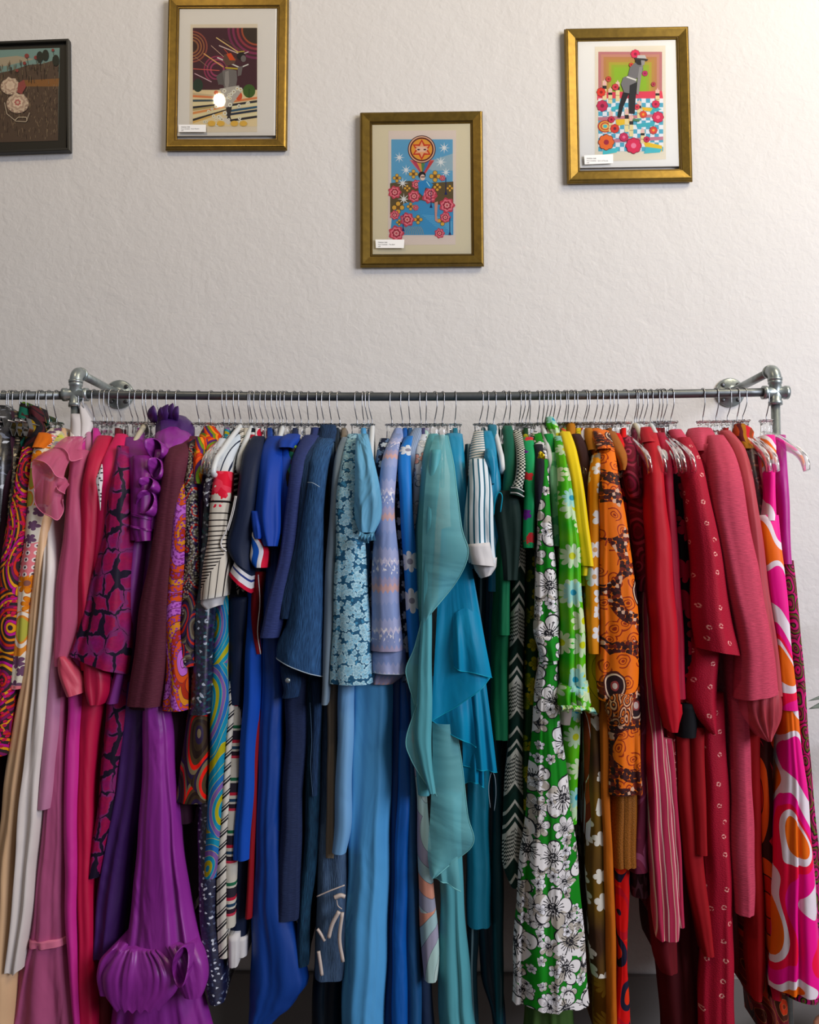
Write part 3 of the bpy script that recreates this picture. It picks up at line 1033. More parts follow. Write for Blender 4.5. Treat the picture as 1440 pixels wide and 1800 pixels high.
# ------------------------------------------------------------------ room shell
WALL_Y = 0.296
g = G('plaster_paint')
tc = g.n('ShaderNodeTexCoord').outputs['Object']
n1 = g.noise(tc, 11, 4, .7)
n2 = g.noise(tc, 62, 5, .5)
n3 = g.noise(tc, 2.2, 3, .3)
g.put(g.b.inputs['Base Color'], g.mix(n3, '#e4e0dd', '#eae7e5'))
g.b.inputs['Roughness'].default_value = .62
g.b.inputs['Specular IOR Level'].default_value = .3
bp = g.n('ShaderNodeBump')
bp.inputs['Strength'].default_value = .32
bp.inputs['Distance'].default_value = .011
g.put(bp.inputs['Height'], g.m('ADD', g.m('MULTIPLY', n1, .75), g.m('MULTIPLY', n2, .4)))
g.put(g.b.inputs['Normal'], bp.outputs[0])
w = box('wall_back', (-4, WALL_Y, 0), (4, WALL_Y + .12, 4.3), g.mat)
w['kind'] = 'structure'

g = G('floor_boards')
tc = g.n('ShaderNodeTexCoord').outputs['Object']
mp = g.n('ShaderNodeMapping')
g.put(mp.inputs[0], tc)
mp.inputs[3].default_value = (1.5, 14, 1)
g.put(g.b.inputs['Base Color'], g.mix(g.noise(mp.outputs[0], 1, 4), '#3c2c22', '#5a4434'))
g.b.inputs['Roughness'].default_value = .5
f_ = box('floor', (-4, -4.5, -.05), (4, WALL_Y + .12, 0), g.mat)
f_['kind'] = 'structure'
m_base = plain('baseboard_paint', '#7e7976', .5)
for i, (x0, x1) in enumerate(((-4, -2.6), (-2.596, -.6), (-.596, 1.074), (1.078, 4))):
    b = box('baseboard_back' if i == 0 else 'board', (x0, WALL_Y - .018, 0), (x1, WALL_Y, .215), m_base, bev=.004)
    if i == 0:
        bb = b
        b['kind'] = 'structure'
    else:
        b.parent = bb

# ------------------------------------------------------------------ pipe rail
def metal(key, a, b, rough, sc=60, met=.75):
    g = G(key)
    tc = g.n('ShaderNodeTexCoord').outputs['Object']
    n = g.noise(tc, sc, 4, .4)
    g.put(g.b.inputs['Base Color'], g.mix(n, a, b))
    g.b.inputs['Metallic'].default_value = met
    g.b.inputs['Roughness'].default_value = rough
    bp = g.n('ShaderNodeBump')
    bp.inputs['Strength'].default_value = .25
    bp.inputs['Distance'].default_value = .003
    g.put(bp.inputs['Height'], n)
    g.put(g.b.inputs['Normal'], bp.outputs[0])
    MATS[key] = g.mat
    return g.mat


m_galv = metal('galvanised_steel', '#8f9898', '#c4cccc', .36)
m_rod = metal('dull_steel_pipe', '#5e6264', '#84888a', .42, 25, .8)
m_screw = metal('screw_steel', '#4c4c4e', '#6e6e70', .4)
XL, XR, RODZ = -.858, .864, 1.749


def rod_z(x):
    t = (x - XL) / (XR - XL)
    return RODZ + .001 - .0085 * math.sin(math.pi * min(1, max(0, t)))


rail = thing('clothes_rail', 'wall-mounted galvanised steel pipe clothes rail holding all the hangers', 'clothes rail', (0, 0, RODZ))
xs = np.linspace(XL + .02, XR - .02, 40)
tube('rod', [(x, 0, rod_z(x)) for x in xs], .0107, m_rod, rail, 16)
tube('rod', [(x, 0, RODZ - .002) for x in np.linspace(-2.4, XL - .02, 6)], .0107, m_rod, rail, 16)
for X, s in ((XL, 1), (XR, -1)):
    c = (X, 0, RODZ)
    # cross fitting: a sleeve along the rod and one along the post, each with banded ends
    prof = [(-.031, .012), (-.031, .0165), (-.022, .0165), (-.020, .0145), (.020, .0145), (.022, .0165), (.031, .0165), (.031, .012)]
    cr = lathe('cross_fitting', prof, c, (1, 0, 0), m_galv, rail, 24)
    lathe('sleeve', prof, c, (0, 0, 1), m_galv, cr, 24)
    lathe('post', [(0, .0107), (RODZ - .035, .0107)], (X, 0, .01), (0, 0, 1), m_galv, rail, 20)
    lathe('floor_flange', [(0, .04), (.006, .04), (.008, .018), (.02, .016)], (X, 0, 0), (0, 0, 1), m_galv, rail, 24)
    # elbow and arm back to the wall
    arc = [(X, .022 - .022 * math.cos(a), RODZ + .031 + .026 * math.sin(a)) for a in np.linspace(0, math.pi / 2, 10)]
    arc = [(X, 0, RODZ + .026)] + arc + [(X, .034, RODZ + .057)]
    el = tube('elbow', arc, [.0148] + [.0152] * 10 + [.0148], m_galv, rail, 20)
    lathe('collar', [(0, .0135), (0, .0172), (.007, .0172), (.007, .0135)], (X, 0, RODZ + .029), (0, 0, 1), m_galv, el, 24)
    lathe('collar', [(0, .0135), (0, .0172), (.007, .0172), (.007, .0135)], (X, .026, RODZ + .057), (0, 1, 0), m_galv, el, 24)
    lathe('arm', [(0, .0107), (WALL_Y - .035, .0107)], (X, .03, RODZ + .057), (0, 1, 0), m_galv, rail, 20)
    fl = lathe('wall_flange', [(0, .041), (-.005, .041), (-.008, .038), (-.009, .021), (-.022, .018), (-.022, .0105)], (X, WALL_Y - .0005, RODZ + .057), (0, 1, 0), m_galv, rail, 32)
    for k in range(4):
        a = math.pi / 4 + k * math.pi / 2
        lathe('screw', [(0, .0062), (-.003, .0058), (-.004, .003)], (X + .030 * math.cos(a), WALL_Y - .0085, RODZ + .057 + .030 * math.sin(a)), (0, 1, 0), m_screw, fl, 10)
# ------------------------------------------------------------------ garments, left to right
garment('top', 'top', 5, 'black sequinned top', 'at the far left edge of the rail', [
    ('body', 'print_black_sequin', '712:-14-13@-.03;740:-17-13@-.12;800:-22-9@-.17;860:-26-7;960:-30-2')])
garment('gown', 'dress', 18, 'dark plum velvet gown', 'next to the black sequinned top', [
    ('body', 'cloth_velvet_plum', '722:13-22@-.04;760:9-20@-.12;850:1-16@-.165;960:-8-8;1200:-16--4;1500:-22--8')])
garment('top', 'top', 26, 'black top flecked with gold', 'left of the orange paisley dress', [
    ('body', 'print_gold_fleck', '722:17-31@-.03;780:14-31@-.12;860:11-29@-.16;950:2-22;1050:-6-10')])
garment('scarf_top', 'top', 40, 'teal and brown leaf-print halter top', 'in front of the first hooks', [
    ('body', 'print_leaf', '706:33-44@-.01;725:27-47@-.03;760:25-47@-.09;830:22-44@-.12'),
    ('tie', 'print_leaf', '728:71-79@.02;745:73-87@.0;768:76-86@-.01')])
garment('blouse', 'blouse', 56, 'black blouse with yellow outline print', 'above the orange paisley dress', [
    ('body', 'print_black_yellow', '714:48-60@-.01;735:45-72@-.04;770:36-70@-.1;800:32-58@-.14;900:24-46;1000:10-30'),
    ('collar', 'print_black_yellow', '713:50-64@-.02;724:48-72@-.035;740:54-74@-.04')])
garment('dress', 'dress', 51, 'orange, magenta and charcoal paisley dress', 'left of the patchwork print dress', [
    ('body', 'print_hot_paisley', '785:36-52@-.13;830:23-47@-.18;900:10-41@-.2;1000:-6-29;1100:-10-25;1240:-16-14;1330:-16-5')])
garment('dress', 'dress', 87, 'patchwork dress of flowers, leaves and pink squares', 'left of the ivory satin gown', [
    ('body', 'print_patchwork', '752:82-110@-.03;768:64-92@-.09;790:50-76@-.16;830:46-76@-.19;900:41-70;960:35-64;1000:27-58;1100:21-47;1180:15-41;1212:14-33'),
    ('trim', 'cloth_orange', '760:64-80@-.10;772:56-80@-.13;786:53-68@-.165')])
garment('blouse', 'blouse', 100, 'white blouse with lemon and grey flowers', 'behind the rose organza ruffle', [
    ('shoulder', 'print_lemon', '757:98-116@-.03;770:74-114@-.08;790:68-104@-.13;860:64-84@-.14;960:64-80')])
garment('gown', 'dress', 110, 'shaded side of the ivory satin gown', 'painted as a tan piece at the left edge', [  # shaded side of the ivory gown, put in as a separate tan piece
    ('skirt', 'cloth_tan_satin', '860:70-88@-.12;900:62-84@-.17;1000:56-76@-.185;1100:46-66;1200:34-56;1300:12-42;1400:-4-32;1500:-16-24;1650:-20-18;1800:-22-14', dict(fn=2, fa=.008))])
garment('gown', 'dress', 126, 'ivory satin gown', 'falling left of the rose organza gown', [
    ('skirt', 'cloth_ivory_satin', '880:74-90@-.13;950:72-94@-.17;1000:70-96@-.19;1100:60-92;1200:50-82;1300:38-72;1400:26-64;1500:18-57;1600:12-46;1714:0-30', dict(fn=2.2, fa=.012, hemw=.004))])
garment('camisole', 'top', 144, 'white satin camisole', 'hung against the left pipe post', [
    ('body', 'cloth_white_satin', '727:119-142@-.02;750:116-152@-.035;770:115-152@-.05;810:116-150@-.06'),
    ('strap', 'cloth_white_satin', '706:139-143@-.005;722:138-150@-.015;742:138-160@-.03;775:138-152@-.05', dict(fn=1.5, fa=.004))])
_r = garment('gown', 'dress', 150, 'rose organza gown with ruffled sleeves', 'and a long sheer skirt', [
    ('body', 'cloth_hot_pink', '767:118-150@-.06;800:118-150@-.11;850:116-142@-.16;900:112-136@-.18;1000:98-136;1080:92-132;1160:88-116', dict(fn=3)),
    ('overlay', 'sheer_rose', '790:118-148@-.14;850:114-142@-.17;900:110-138@-.192;1000:96-142;1080:88-136;1150:86-128;1172:92-112', dict(fn=3)),
    ('skirt', 'sheer_rose_skirt', '1200:84-114@-.165;1300:82-110;1400:76-110;1500:58-111;1600:46-112;1660:38-114;1730:16-124;1800:-6-136', dict(fn=4.4, fa=.01)),
    ('hem_band', 'sheer_edge_pink', '1659:37-113@-.172~-4;1671:36-115~-4', dict(sub=True, fn=4, fa=.004, step=4))])
flap('ruffle', 'sheer_rose', [(57, 809, -.19), (76, 813, -.195), (92, 824, -.2), (104, 834, -.195), (115, 840, -.19), (120, 846, -.18)],
     [(61, 860, -.2), (60, 884, -.205), (73, 900, -.21), (90, 908, -.21), (105, 913, -.205), (113, 878, -.2)], _r, 'sheer_edge_pink', 2.0, .006, seed=4)
flap('ruffle', 'sheer_rose', [(97, 785, -.15), (105, 785, -.155), (113, 788, -.16), (120, 796, -.165), (125, 806, -.17)],
     [(57, 808, -.2), (75, 811, -.215), (88, 822, -.222), (98, 836, -.222), (113, 842, -.21)], _r, 'sheer_edge_pink', 1.4, .004, seed=2)
flap('ruffle', 'sheer_rose', [(116, 768, -.075), (124, 767, -.08), (132, 767, -.085), (140, 768, -.085), (147, 770, -.08)],
     [(95, 787, -.16), (110, 788, -.172), (119, 797, -.18), (124, 810, -.185), (147, 806, -.15)], _r, 'sheer_edge_pink', 1.0, .003, seed=3)
flap('ruffle', 'sheer_rose', [(112, 846, -.19), (116, 846, -.19), (120, 848, -.185), (122, 852, -.18)],
     [(95, 852, -.205), (100, 858, -.212), (107, 864, -.212), (113, 868, -.205)], _r, 'sheer_edge_pink', 1.0, .004, seed=5)
drape('sash', 'cloth_lining_rose', '1155:103-110@-.2;1176:92-130~4;1200:97-140;1228:112-140~-8', _r, fn=1.4, fa=.004, step=5)
garment('dress', 'dress', 153, 'pale pink satin shift dress', 'right of the ivory satin gown', [
    ('skirt', 'cloth_pale_pink', '1165:84-102@-.18;1200:80-101;1300:70-98;1400:62-86;1424:61-82', dict(fn=1.4))])
garment('gown', 'dress', 166, 'hot pink satin gown', 'between the organza skirt and the crimson gown', [
    ('skirt', 'cloth_hot_pink', '1170:112-142@-.17;1250:114-139;1400:107-131;1500:108-131;1600:109-131;1700:117-132;1800:126-137')])
_r = garment('gown', 'dress', 182, 'crimson satin gown', 'with a wine-red bow', [
    ('bodice', 'cloth_crimson', '765:168-192@-.06;790:150-186@-.14;850:138-172@-.185;950:134-166;1000:130-166;1100:124-172;1180:134-186', dict(fn=2)),
    ('skirt', 'cloth_crimson', '1200:132-186@-.16;1300:132-164;1400:131-158;1600:131-157;1800:134-161'),
    ('bow', 'cloth_wine_bow', '1160:138-176@-.19;1180:135-184;1215:138-185;1232:146-182;1240:152-176', dict(fn=2, fa=.01, step=5))])
_r = garment('dress', 'dress', 199, 'cerise dress with a slit of white eyelet', 'left of the snakeskin print dress', [
    ('body', 'cloth_cerise', '762:200-218@-.05;785:182-219@-.12;815:168-212@-.17;860:163-204@-.18;950:158-196;1050:150-186;1150:140-180'),
    ('eyelet_insert', 'print_eyelet', '816:178-179.5@-.196;826:174-180@-.2;836:168-179;846:165.5-178.5;856:169-177.5;872:172-177.5;886:174.5-177;897:175.8-176.8', dict(step=2, fn=1, fa=.002, wob=0, sheet=True))])
garment('gown', 'dress', 205, 'dark burgundy gown', 'in the shade under the snakeskin dress', [
    ('skirt', 'cloth_burgundy', '1200:150-205@-.12;1400:150-184;1600:150-182;1800:150-195')])
garment('dress', 'dress', 214, 'magenta and black snakeskin print dress', 'with flared tunic top', [
    ('tunic', 'print_snake', '783:202-220@-.14;805:197-224@-.17;850:190-224@-.2;900:181-224;950:170-224;1000:154-223;1060:138-221;1110:122-219;1150:108-213~40', dict(fn=2.6, fa=.008)),
    ('skirt', 'print_snake', '1190:185-220@-.155;1250:179-220;1320:172-216;1348:171-206;1440:163-196;1545:150-170', dict(fn=2))])
garment('blouse', 'blouse', 234, 'purple satin short-sleeved blouse', 'beside the snakeskin print dress', [
    ('body', 'cloth_plum_purple', '768:215-245@-.06;785:206-252@-.12;815:216-256@-.165;850:220-258@-.185;950:224-250;', dict(fn=2)),
    ('sleeve', 'cloth_plum_purple', '800:226-262@-.17;850:223-264@-.2;905:223-264;940:225-262;953:233-262~-3', dict(fn=2)),
    ('sleeve_tuck', 'cloth_plum_purple', '900:222-262@-.204~10;904:222-262~10', dict(fn=1, step=3)),
    ('sleeve_tuck', 'cloth_plum_purple', '922:223-262@-.204~8;926:223-262~8', dict(fn=1, step=3))])
garment('dress', 'dress', 244, 'violet satin slip dress', 'showing as a narrow strip under the purple blouse', [
    ('skirt', 'cloth_violet', '940:221-250@-.165;1050:217-240;1100:213-232;1160:206-222;1200:192-214;1238:181-206', dict(fn=1.6))])
_r = garment('gown', 'dress', 297, 'indigo taffeta gown', 'with a collar of pointed petals', [
    ('collar', 'cloth_indigo', '728:270-318@-.02;742:264-333@-.05;765:262-334@-.075;785:270-325@-.08', dict(fn=3.2, fa=.012)),
    ('skirt', 'cloth_indigo', '1200:212-268@-.145;1240:206-264;1320:195-258;1400:188-246;1500:172-228;1600:159-215;1690:152-205', dict(fn=2.4))])
for b, t, wd in (((270, 742), (270, 713), 8), ((283, 745), (296, 711), 9), ((300, 742), (304, 709), 8), ((306, 742), (313, 714), 7), ((290, 742), (283, 716), 7)):
    petal('petal', 'cloth_indigo', b, t, wd, _r, Y=-.03)
_r = garment('gown', 'dress', 284, 'purple taffeta gown with cascading ruffles', 'and a flounced hem', [
    ('yoke', 'cloth_taffeta', '750:282-318@-.06;760:262-330@-.09;775:258-332@-.125;792:264-318@-.14;805:270-300', dict(fn=1.6)),
    ('bodice', 'cloth_taffeta', '800:258-292@-.11;900:246-282@-.13;1000:238-270;1240:236-280'),
    ('skirt', 'cloth_taffeta', '1235:246-286@-.18;1300:243-296;1400:238-303;1500:230-313;1600:221-327;1680:205-346@-.195', dict(fn=4, fa=.012)),
    ('underskirt', 'cloth_taffeta', '1720:192-345@-.17;1765:190-352;1800:184-360', dict(fn=5, fa=.012))])
curl('ruffle', 'cloth_taffeta', 270, 787, 13, 19, -.165, _r, .5)
curl('ruffle', 'cloth_taffeta', 272, 822, 11, 18, -.19, _r, .15, dx=.02)
curl('ruffle', 'cloth_taffeta', 257, 850, 12, 12, -.205, _r, .3)
curl('ruffle', 'cloth_taffeta', 254, 882, 15, 20, -.205, _r, -.25, dx=.02)
drape('ruffle', 'cloth_taffeta', '790:268-290@-.15;830:262-286@-.17;870:256-284@-.18;905:252-280;930:250-276', _r, fn=2)
drape('flounce', 'cloth_taffeta', '1672:204-282@-.205;1690:188-300@-.215;1720:174-314@-.222;1750:178-308;1768:184-290;1779:196-280', _r, rnd=.4, fn=8, fa=.006, step=4, hemw=.004, gather=True)
drape('flounce', 'cloth_taffeta', '1668:196-220@-.20;1690:172-215@-.205;1725:165-205;1752:172-196', _r, rnd=.6, fn=3, fa=.006, step=4, gather=True)
drape('flounce', 'cloth_taffeta', '1664:278-340@-.2;1690:290-352@-.212;1720:300-358;1745:312-356;1757:322-350', _r, rnd=.6, fn=4, fa=.007, step=4, gather=True)
curl('flounce_fold', 'cloth_taffeta', 316, 1700, 13, 34, -.235, _r, -.1, back=.05, dx=.01, dz=.0)
garment('jacket', 'jacket', 314, 'dark plum textured jacket', 'right of the purple taffeta gown', [
    ('sleeve', 'cloth_plum_tweed', '766:308-348@-.06;776:294-340@-.12;792:286-328@-.17;820:280-322@-.2;860:275-318;900:268-316;950:259-314;1000:251-312;1060:238-310;1100:231-308;1170:222-300;1244:211-284', dict(fn=1.6, fa=.006)),
    ('lining', 'cloth_dark_plum', '1225:220-282@-.17;1249:216-282')])
garment('trousers', 'trousers', 327, 'dark plum trousers', 'hanging under the plum jacket', [
    ('leg', 'cloth_dark_plum', '1200:284-330@-.13;1300:284-326;1450:292-334')])
garment('blouse', 'blouse', 339, 'orchid and orange paisley tunic', 'right of the dark plum jacket', [
    ('sleeve', 'print_orchid_paisley', '800:322-338@-.13;850:310-328@-.185;900:299-326@-.2;950:295-324;1000:286-322;1050:283-319;1100:281-316;1150:288-318;1200:287-324;1251:279-325', dict(fn=1.6))])
garment('top', 'top', 351, 'dark glittering paisley top', 'left of the orange flower dress', [
    ('sleeve', 'print_dark_paisley', '772:330-348@-.12;800:328-343@-.16;850:321-342@-.19;900:320-344;980:322-345;1050:316-343;1100:311-341;1173:306-340', dict(fn=1.5))])
garment('dress', 'dress', 357, 'orange bloom and purple dress', 'with a bright orange collar', [
    ('collar', 'print_orange_bloom', '748:358-374@-.03;762:346-384@-.06;780:340-386@-.1;792:344-374@-.12', dict(fn=2)),
    ('panel', 'print_orange_bloom', '768:342-358@-.13;800:339-354@-.17;835:337-352@-.18;850:341-350', dict(fn=1)),
    ('sleeve', 'print_purple_swirl', '790:352-362@-.13;840:340-358@-.165;900:340-357;1000:336-354;1120:334-352')])
garment('skirt', 'skirt', 365, 'black, gold and scarlet paisley skirt', 'below the orchid paisley tunic', [
    ('body', 'print_red_paisley', '1180:322-356@-.13;1250:325-362@-.165;1310:316-366;1360:306-367;1414:301-366', dict(fn=2))])
garment('dress', 'dress', 372, 'midnight sequinned dress', 'left of the geometric blouse', [
    ('sleeve', 'print_navy_sequin', '778:360-382@-.09;850:351-372@-.15;950:350-370@-.165;1030:340-368@-.175;1080:338-371@-.185;1150:336-369;1258:327-366'),
    ('skirt', 'print_navy_dots', '1380:346-376@-.12;1480:344-382@-.14;1545:343-380@-.155;1620:346-378;1680:351-386;1740:358-393;1768:366-391')])
_r = garment('blouse', 'blouse', 385, 'white short-sleeved blouse with ink speckles', 'just left of the geometric blouse', [
    ('sleeve', 'print_ink_speckle', '770:384-396@-.09;795:371-388@-.15;830:362-380@-.185;862:353-374@-.2;874:352-368;890:360-366', dict(fn=1.3))])
_r = garment('blouse', 'blouse', 394, 'white blouse with black stripes and red patches', 'under a white tubular hanger', [
    ('sleeve', 'print_geometric', '763:398-424@-.05;775:384-420@-.1;800:376-408@-.165;850:370-404@-.21;880:366-401;900:364-394;950:361-396;990:353-399;1020:349-397;1056:346-391~-8', dict(fn=1.5, fa=.004)),
    ('cuff', 'cloth_white_trim', '1052:346-392@-.195~-8;1064:347-384;1073:360-382', dict(fn=1.2, fa=.003, step=4))])
garment('top', 'top', 403, 'black and white striped top', 'glimpsed behind the white tubular hanger', [
    ('body', 'print_black_white', '800:396-420@-.1;840:396-416@-.15;900:392-412;960:392-404')])
garment('trousers', 'trousers', 398, 'turquoise and yellow swirl trousers', 'hanging low, right of the sequinned dress', [
    ('leg', 'print_turquoise_swirl', '1180:366-398@-.16;1250:365-398;1330:366-392;1400:363-388;1500:356-384;1546:355-377', dict(fn=1.3))])
garment('gown', 'dress', 414, 'black velvet gown', 'in shadow under the geometric blouse', [
    ('body', 'cloth_black_velvet', '1000:372-446@-.11;1100:368-446@-.13;1160:366-440;1240:384-430;1330:388-424;1460:376-412;1560:372-400'),
    ('drape', 'cloth_navy_jersey', '1050:396-436@-.135;1150:400-428;1240:396-424')])
garment('blouse', 'blouse', 424, 'cream blouse with diagonal black stripes', 'hanging low beside the multi-striped dress', [
    ('sleeve', 'print_diagonal_stripe', '1395:388-402@-.15;1450:384-400;1500:379-397;1600:377-398;1686:382-399')])
garment('dress', 'dress', 432, 'cream dress with bands of coloured stripes', 'right of the diagonal striped blouse', [
    ('skirt', 'print_multi_stripe', '1410:397-418@-.145;1500:393-415;1545:393-413;1632:394-411'),
    ('hem', 'cloth_navy_jersey', '1490:408-440@-.12;1600:402-436;1654:400-432'),
    ('cuff', 'cloth_white_trim', '1648:399-417@-.15;1702:401-416', dict(fn=1)),
    ('cuff', 'cloth_white_trim', '1650:412-434@-.125;1684:414-432', dict(fn=1))])
_r = garment('jacket', 'jacket', 439, 'navy jersey jacket with red, white and blue cuffs', 'left of the royal blue blouse', [
    ('sleeve', 'cloth_navy_jersey', '766:440-462@-.06;778:426-458@-.13;810:420-454@-.18;860:415-450@-.205;900:408-446;930:400-444;952:390-442;972:393-440~4;985:408-440~22', dict(fn=1.3, fa=.004)),
    ('cuff', 'print_cuff', '982:410-441@-.2~24;1008:396-438~36', dict(fn=1, fa=.003, step=3, sm=0))])
edge('piping', 'cloth_white_trim', [(414, 872, -.206), (408, 900, -.209), (399, 930, -.211), (389, 951, -.21), (390, 962, -.21), (398, 969, -.208)], _r, .0018)
edge('piping', 'cloth_white_trim', [(416, 872, -.208), (410, 902, -.211), (401, 933, -.212)], _r, .001)
_r = garment('jacket', 'jacket', 452, 'navy knit jacket with wavy striped cuff', 'left of the royal blue blouse', [
    ('cuff', 'print_cuff_wave', '938:442-452@-.2;955:441-462;962:438-468;985:433-467;998:446-465', dict(fn=1, fa=.002, step=4)),
    ('body', 'cloth_navy_jersey', '800:442-462@-.1;900:440-462@-.14;1000:430-470;1040:430-470'),
    ('front', 'cloth_dark_red', '1005:444-466@-.145;1060:440-458;1110:440-454;1150:448-458')])
edge('piping', 'cloth_white_trim', [(454, 1010, -.155), (457, 1060, -.155), (453, 1110, -.155), (458, 1150, -.155)], _r, .0012)
_r = garment('dress', 'dress', 443, 'navy, red and blue banded jersey dress', 'hanging below the jersey jackets', [
    ('skirt', 'print_jersey_tube', '1180:428-458@-.155;1250:424-454;1350:416-447;1430:410-443;1514:405-437', dict(fn=1.1, fa=.004)),
    ('side_strip', 'cloth_dark_red', '1180:446-458@-.14;1300:444-454;1400:440-450;1500:436-446;1616:430-441')])
_r = garment('blouse', 'blouse', 463, 'royal blue blouse with short draped sleeve', 'right of the navy jersey jacket', [
    ('sleeve', 'cloth_royal', '766:468-505@-.06;780:456-498@-.12;810:450-494@-.17;850:446-492@-.2;900:440-491@-.21;930:446-490;950:455-488;960:462-484', dict(fn=1.8, fa=.009))])
drape('cuff_fold', 'cloth_royal', '898:440-456@-.2;925:442-458@-.212;943:444-459;947:447-457', _r, fn=1, fa=.002, step=4)
garment('gown', 'dress', 473, 'long royal blue satin gown', 'reaching down left of the denim', [
    ('skirt', 'cloth_royal_satin', '960:462-494@-.12;1100:456-496@-.14;1150:455-497;1300:451-497;1400:446-493;1500:443-492;1600:437-505;1650:435-520;1735:432-541;1752:432-536;1764:431-524;1780:431-516;1790:431-498;1800:431-486', dict(fn=2.4, fa=.01, sm=1))])
garment('blouse', 'blouse', 492, 'second royal blue blouse', 'with a turned collar, left of the navy wool jacket', [
    ('body', 'cloth_royal', '762:502-526@-.05;776:492-524@-.1;800:488-520@-.14;860:486-510@-.165;940:482-500', dict(fn=1.5)),
    ('collar', 'cloth_royal', '763:500-526@-.06;772:488-522@-.12;786:489-512@-.15', dict(fn=1.2))])
garment('blouse', 'blouse', 504, 'dark teal paisley blouse', 'a sliver left of the navy wool jacket', [
    ('sleeve', 'print_leaf', '782:508-520@-.12;840:497-512@-.16;895:489-506;960:488-500')])
garment('jacket', 'jacket', 530, 'navy wool jacket', 'left of the denim jackets', [
    ('sleeve', 'cloth_navy_wool', '764:532-560@-.07;785:515-552@-.13;810:509-540@-.17;850:505-532@-.19;900:500-526;950:492-520;1000:482-514;1060:467-504;1122:453-488', dict(fn=1.2, fa=.004)),
    ('collar', 'cloth_navy_wool', '751:545-562@-.03;762:544-562@-.045;775:530-556@-.07', dict(fn=1))])
_r = garment('jacket', 'jacket', 543, 'dark denim jacket', 'left of the larger mid-blue denim jacket', [
    ('sleeve', 'denim_dark', '768:550-580@-.07;785:534-566@-.125;800:528-552@-.16;850:526-548@-.19;900:521-544;950:517-540;1000:504-532;1050:490-518;1088:492-506', dict(fn=1.2)),
    ('collar', 'denim_dark', '746:563-580@-.03;756:561-585@-.05;772:556-584@-.075', dict(fn=1))])
_r = garment('jacket', 'jacket', 570, 'mid-blue denim jacket with frayed cuff', 'the largest denim piece', [
    ('sleeve', 'denim_mid', '770:560-586@-.08;785:547-583@-.135;810:542-576@-.18;850:539-570@-.205;900:530-566;950:522-566;1000:513-566;1060:505-567;1100:497-567;1130:482-568~20;1142:479-568~34;1160:479-568~34', dict(fn=1.6, fa=.006, wob=.2, sm=1, hem=('frayed_hem', 'thread_pale', .0011, 0))),
    ('collar', 'denim_dark', '746:571-590@-.03;758:566-592@-.05;775:560-588@-.085', dict(fn=1)),
    ('cuff', 'denim_dark', '1172:491-527@-.175;1205:492-527;1216:498-525;1229:491-524~-3', dict(fn=1, fa=.002, step=4))])
edge('shoulder_seam', 'thread_pale', [(541, 848, -.209), (550, 849, -.218), (562, 856, -.21)], _r, .0008)
_b = px(506, 1196, -.19)
lathe('button', [(0, .006), (-.003, .0055), (-.004, .003)], tuple(_b), (0, 1, 0), m_galv, _r, 16)
garment('dress', 'dress', 518, 'ink navy wool dress', 'below the denim jackets', [
    ('skirt', 'cloth_ink_navy', '1180:494-540@-.145;1300:499-536;1400:494-531;1500:486-528;1600:480-527;1621:480-523', dict(fn=1.5))])
_r = garment('jeans', 'jeans', 559, 'faded blue jeans', 'hanging right of the ink navy dress', [
    ('leg', 'denim_jeans', '1170:528-566@-.13;1250:532-566;1400:534-561;1500:532-558;1600:522-544;1701:517-541', dict(fn=1.3)),
    ('waistband', 'denim_dark', '1195:546-566@-.145;1260:548-563;1320:546-560;1400:546-556')])
edge('seam', 'denim_grey', [(545, 1235, -.16), (548, 1300, -.16), (546, 1345, -.16), (550, 1400, -.155)], _r, .0007)
_r = garment('skirt', 'skirt', 583, 'grey denim skirt with cream applique', 'left of the sky blue satin gown', [
    ('body', 'denim_grey', '1430:556-612@-.12;1500:555-612@-.135;1600:553-612;1700:549-612;1728:549-606', dict(fn=1.6, fa=.006, wob=.3))])
for pts, rr in (([(557, 1576, -.15), (580, 1566, -.155), (606, 1556, -.152)], .0016), ([(588, 1578, -.158), (598, 1574, -.158), (606, 1576, -.155)], .005),
                ([(592, 1582, -.157), (594, 1592, -.157), (601, 1598, -.156)], .0012), ([(596, 1602, -.157), (584, 1625, -.158), (578, 1648, -.158)], .0048),
                ([(558, 1633, -.15), (564, 1642, -.152), (571, 1654, -.154)], .0036), ([(560, 1672, -.15), (563, 1692, -.152), (566, 1714, -.153)], .0042),
                ([(602, 1604, -.156), (597, 1650, -.157), (603, 1690, -.156)], .0044)):
    edge('applique', 'cloth_cream', pts, _r, rr)
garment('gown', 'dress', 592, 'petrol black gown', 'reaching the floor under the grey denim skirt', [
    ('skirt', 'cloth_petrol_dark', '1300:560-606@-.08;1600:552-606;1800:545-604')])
garment('dress', 'dress', 597, 'steel blue satin dress', 'left of the pale blue lace dress', [
    ('body', 'cloth_steel_satin', '768:600-614@-.07;790:589-608@-.13;830:584-602@-.17;900:578-596@-.19;950:574-592;1050:569-588;1150:567-584;1240:564-575', dict(fn=1))])
garment('trousers', 'trousers', 604, 'khaki satin trousers', 'below the steel blue dress', [
    ('leg', 'cloth_khaki_satin', '1150:574-596@-.135;1300:574-592;1400:573-591;1509:571-590')])
garment('dress', 'dress', 628, 'pale blue lace dress', 'with sleeves of scalloped lace', [
    ('sleeve', 'lace_blue', '762:610-636@-.06;780:604-632@-.13;820:596-630@-.18;860:592-632@-.205;900:588-636@-.212;1000:584-643;1100:580-649;1180:577-653;1205:575-655', dict(fn=1.6, fa=.006))])
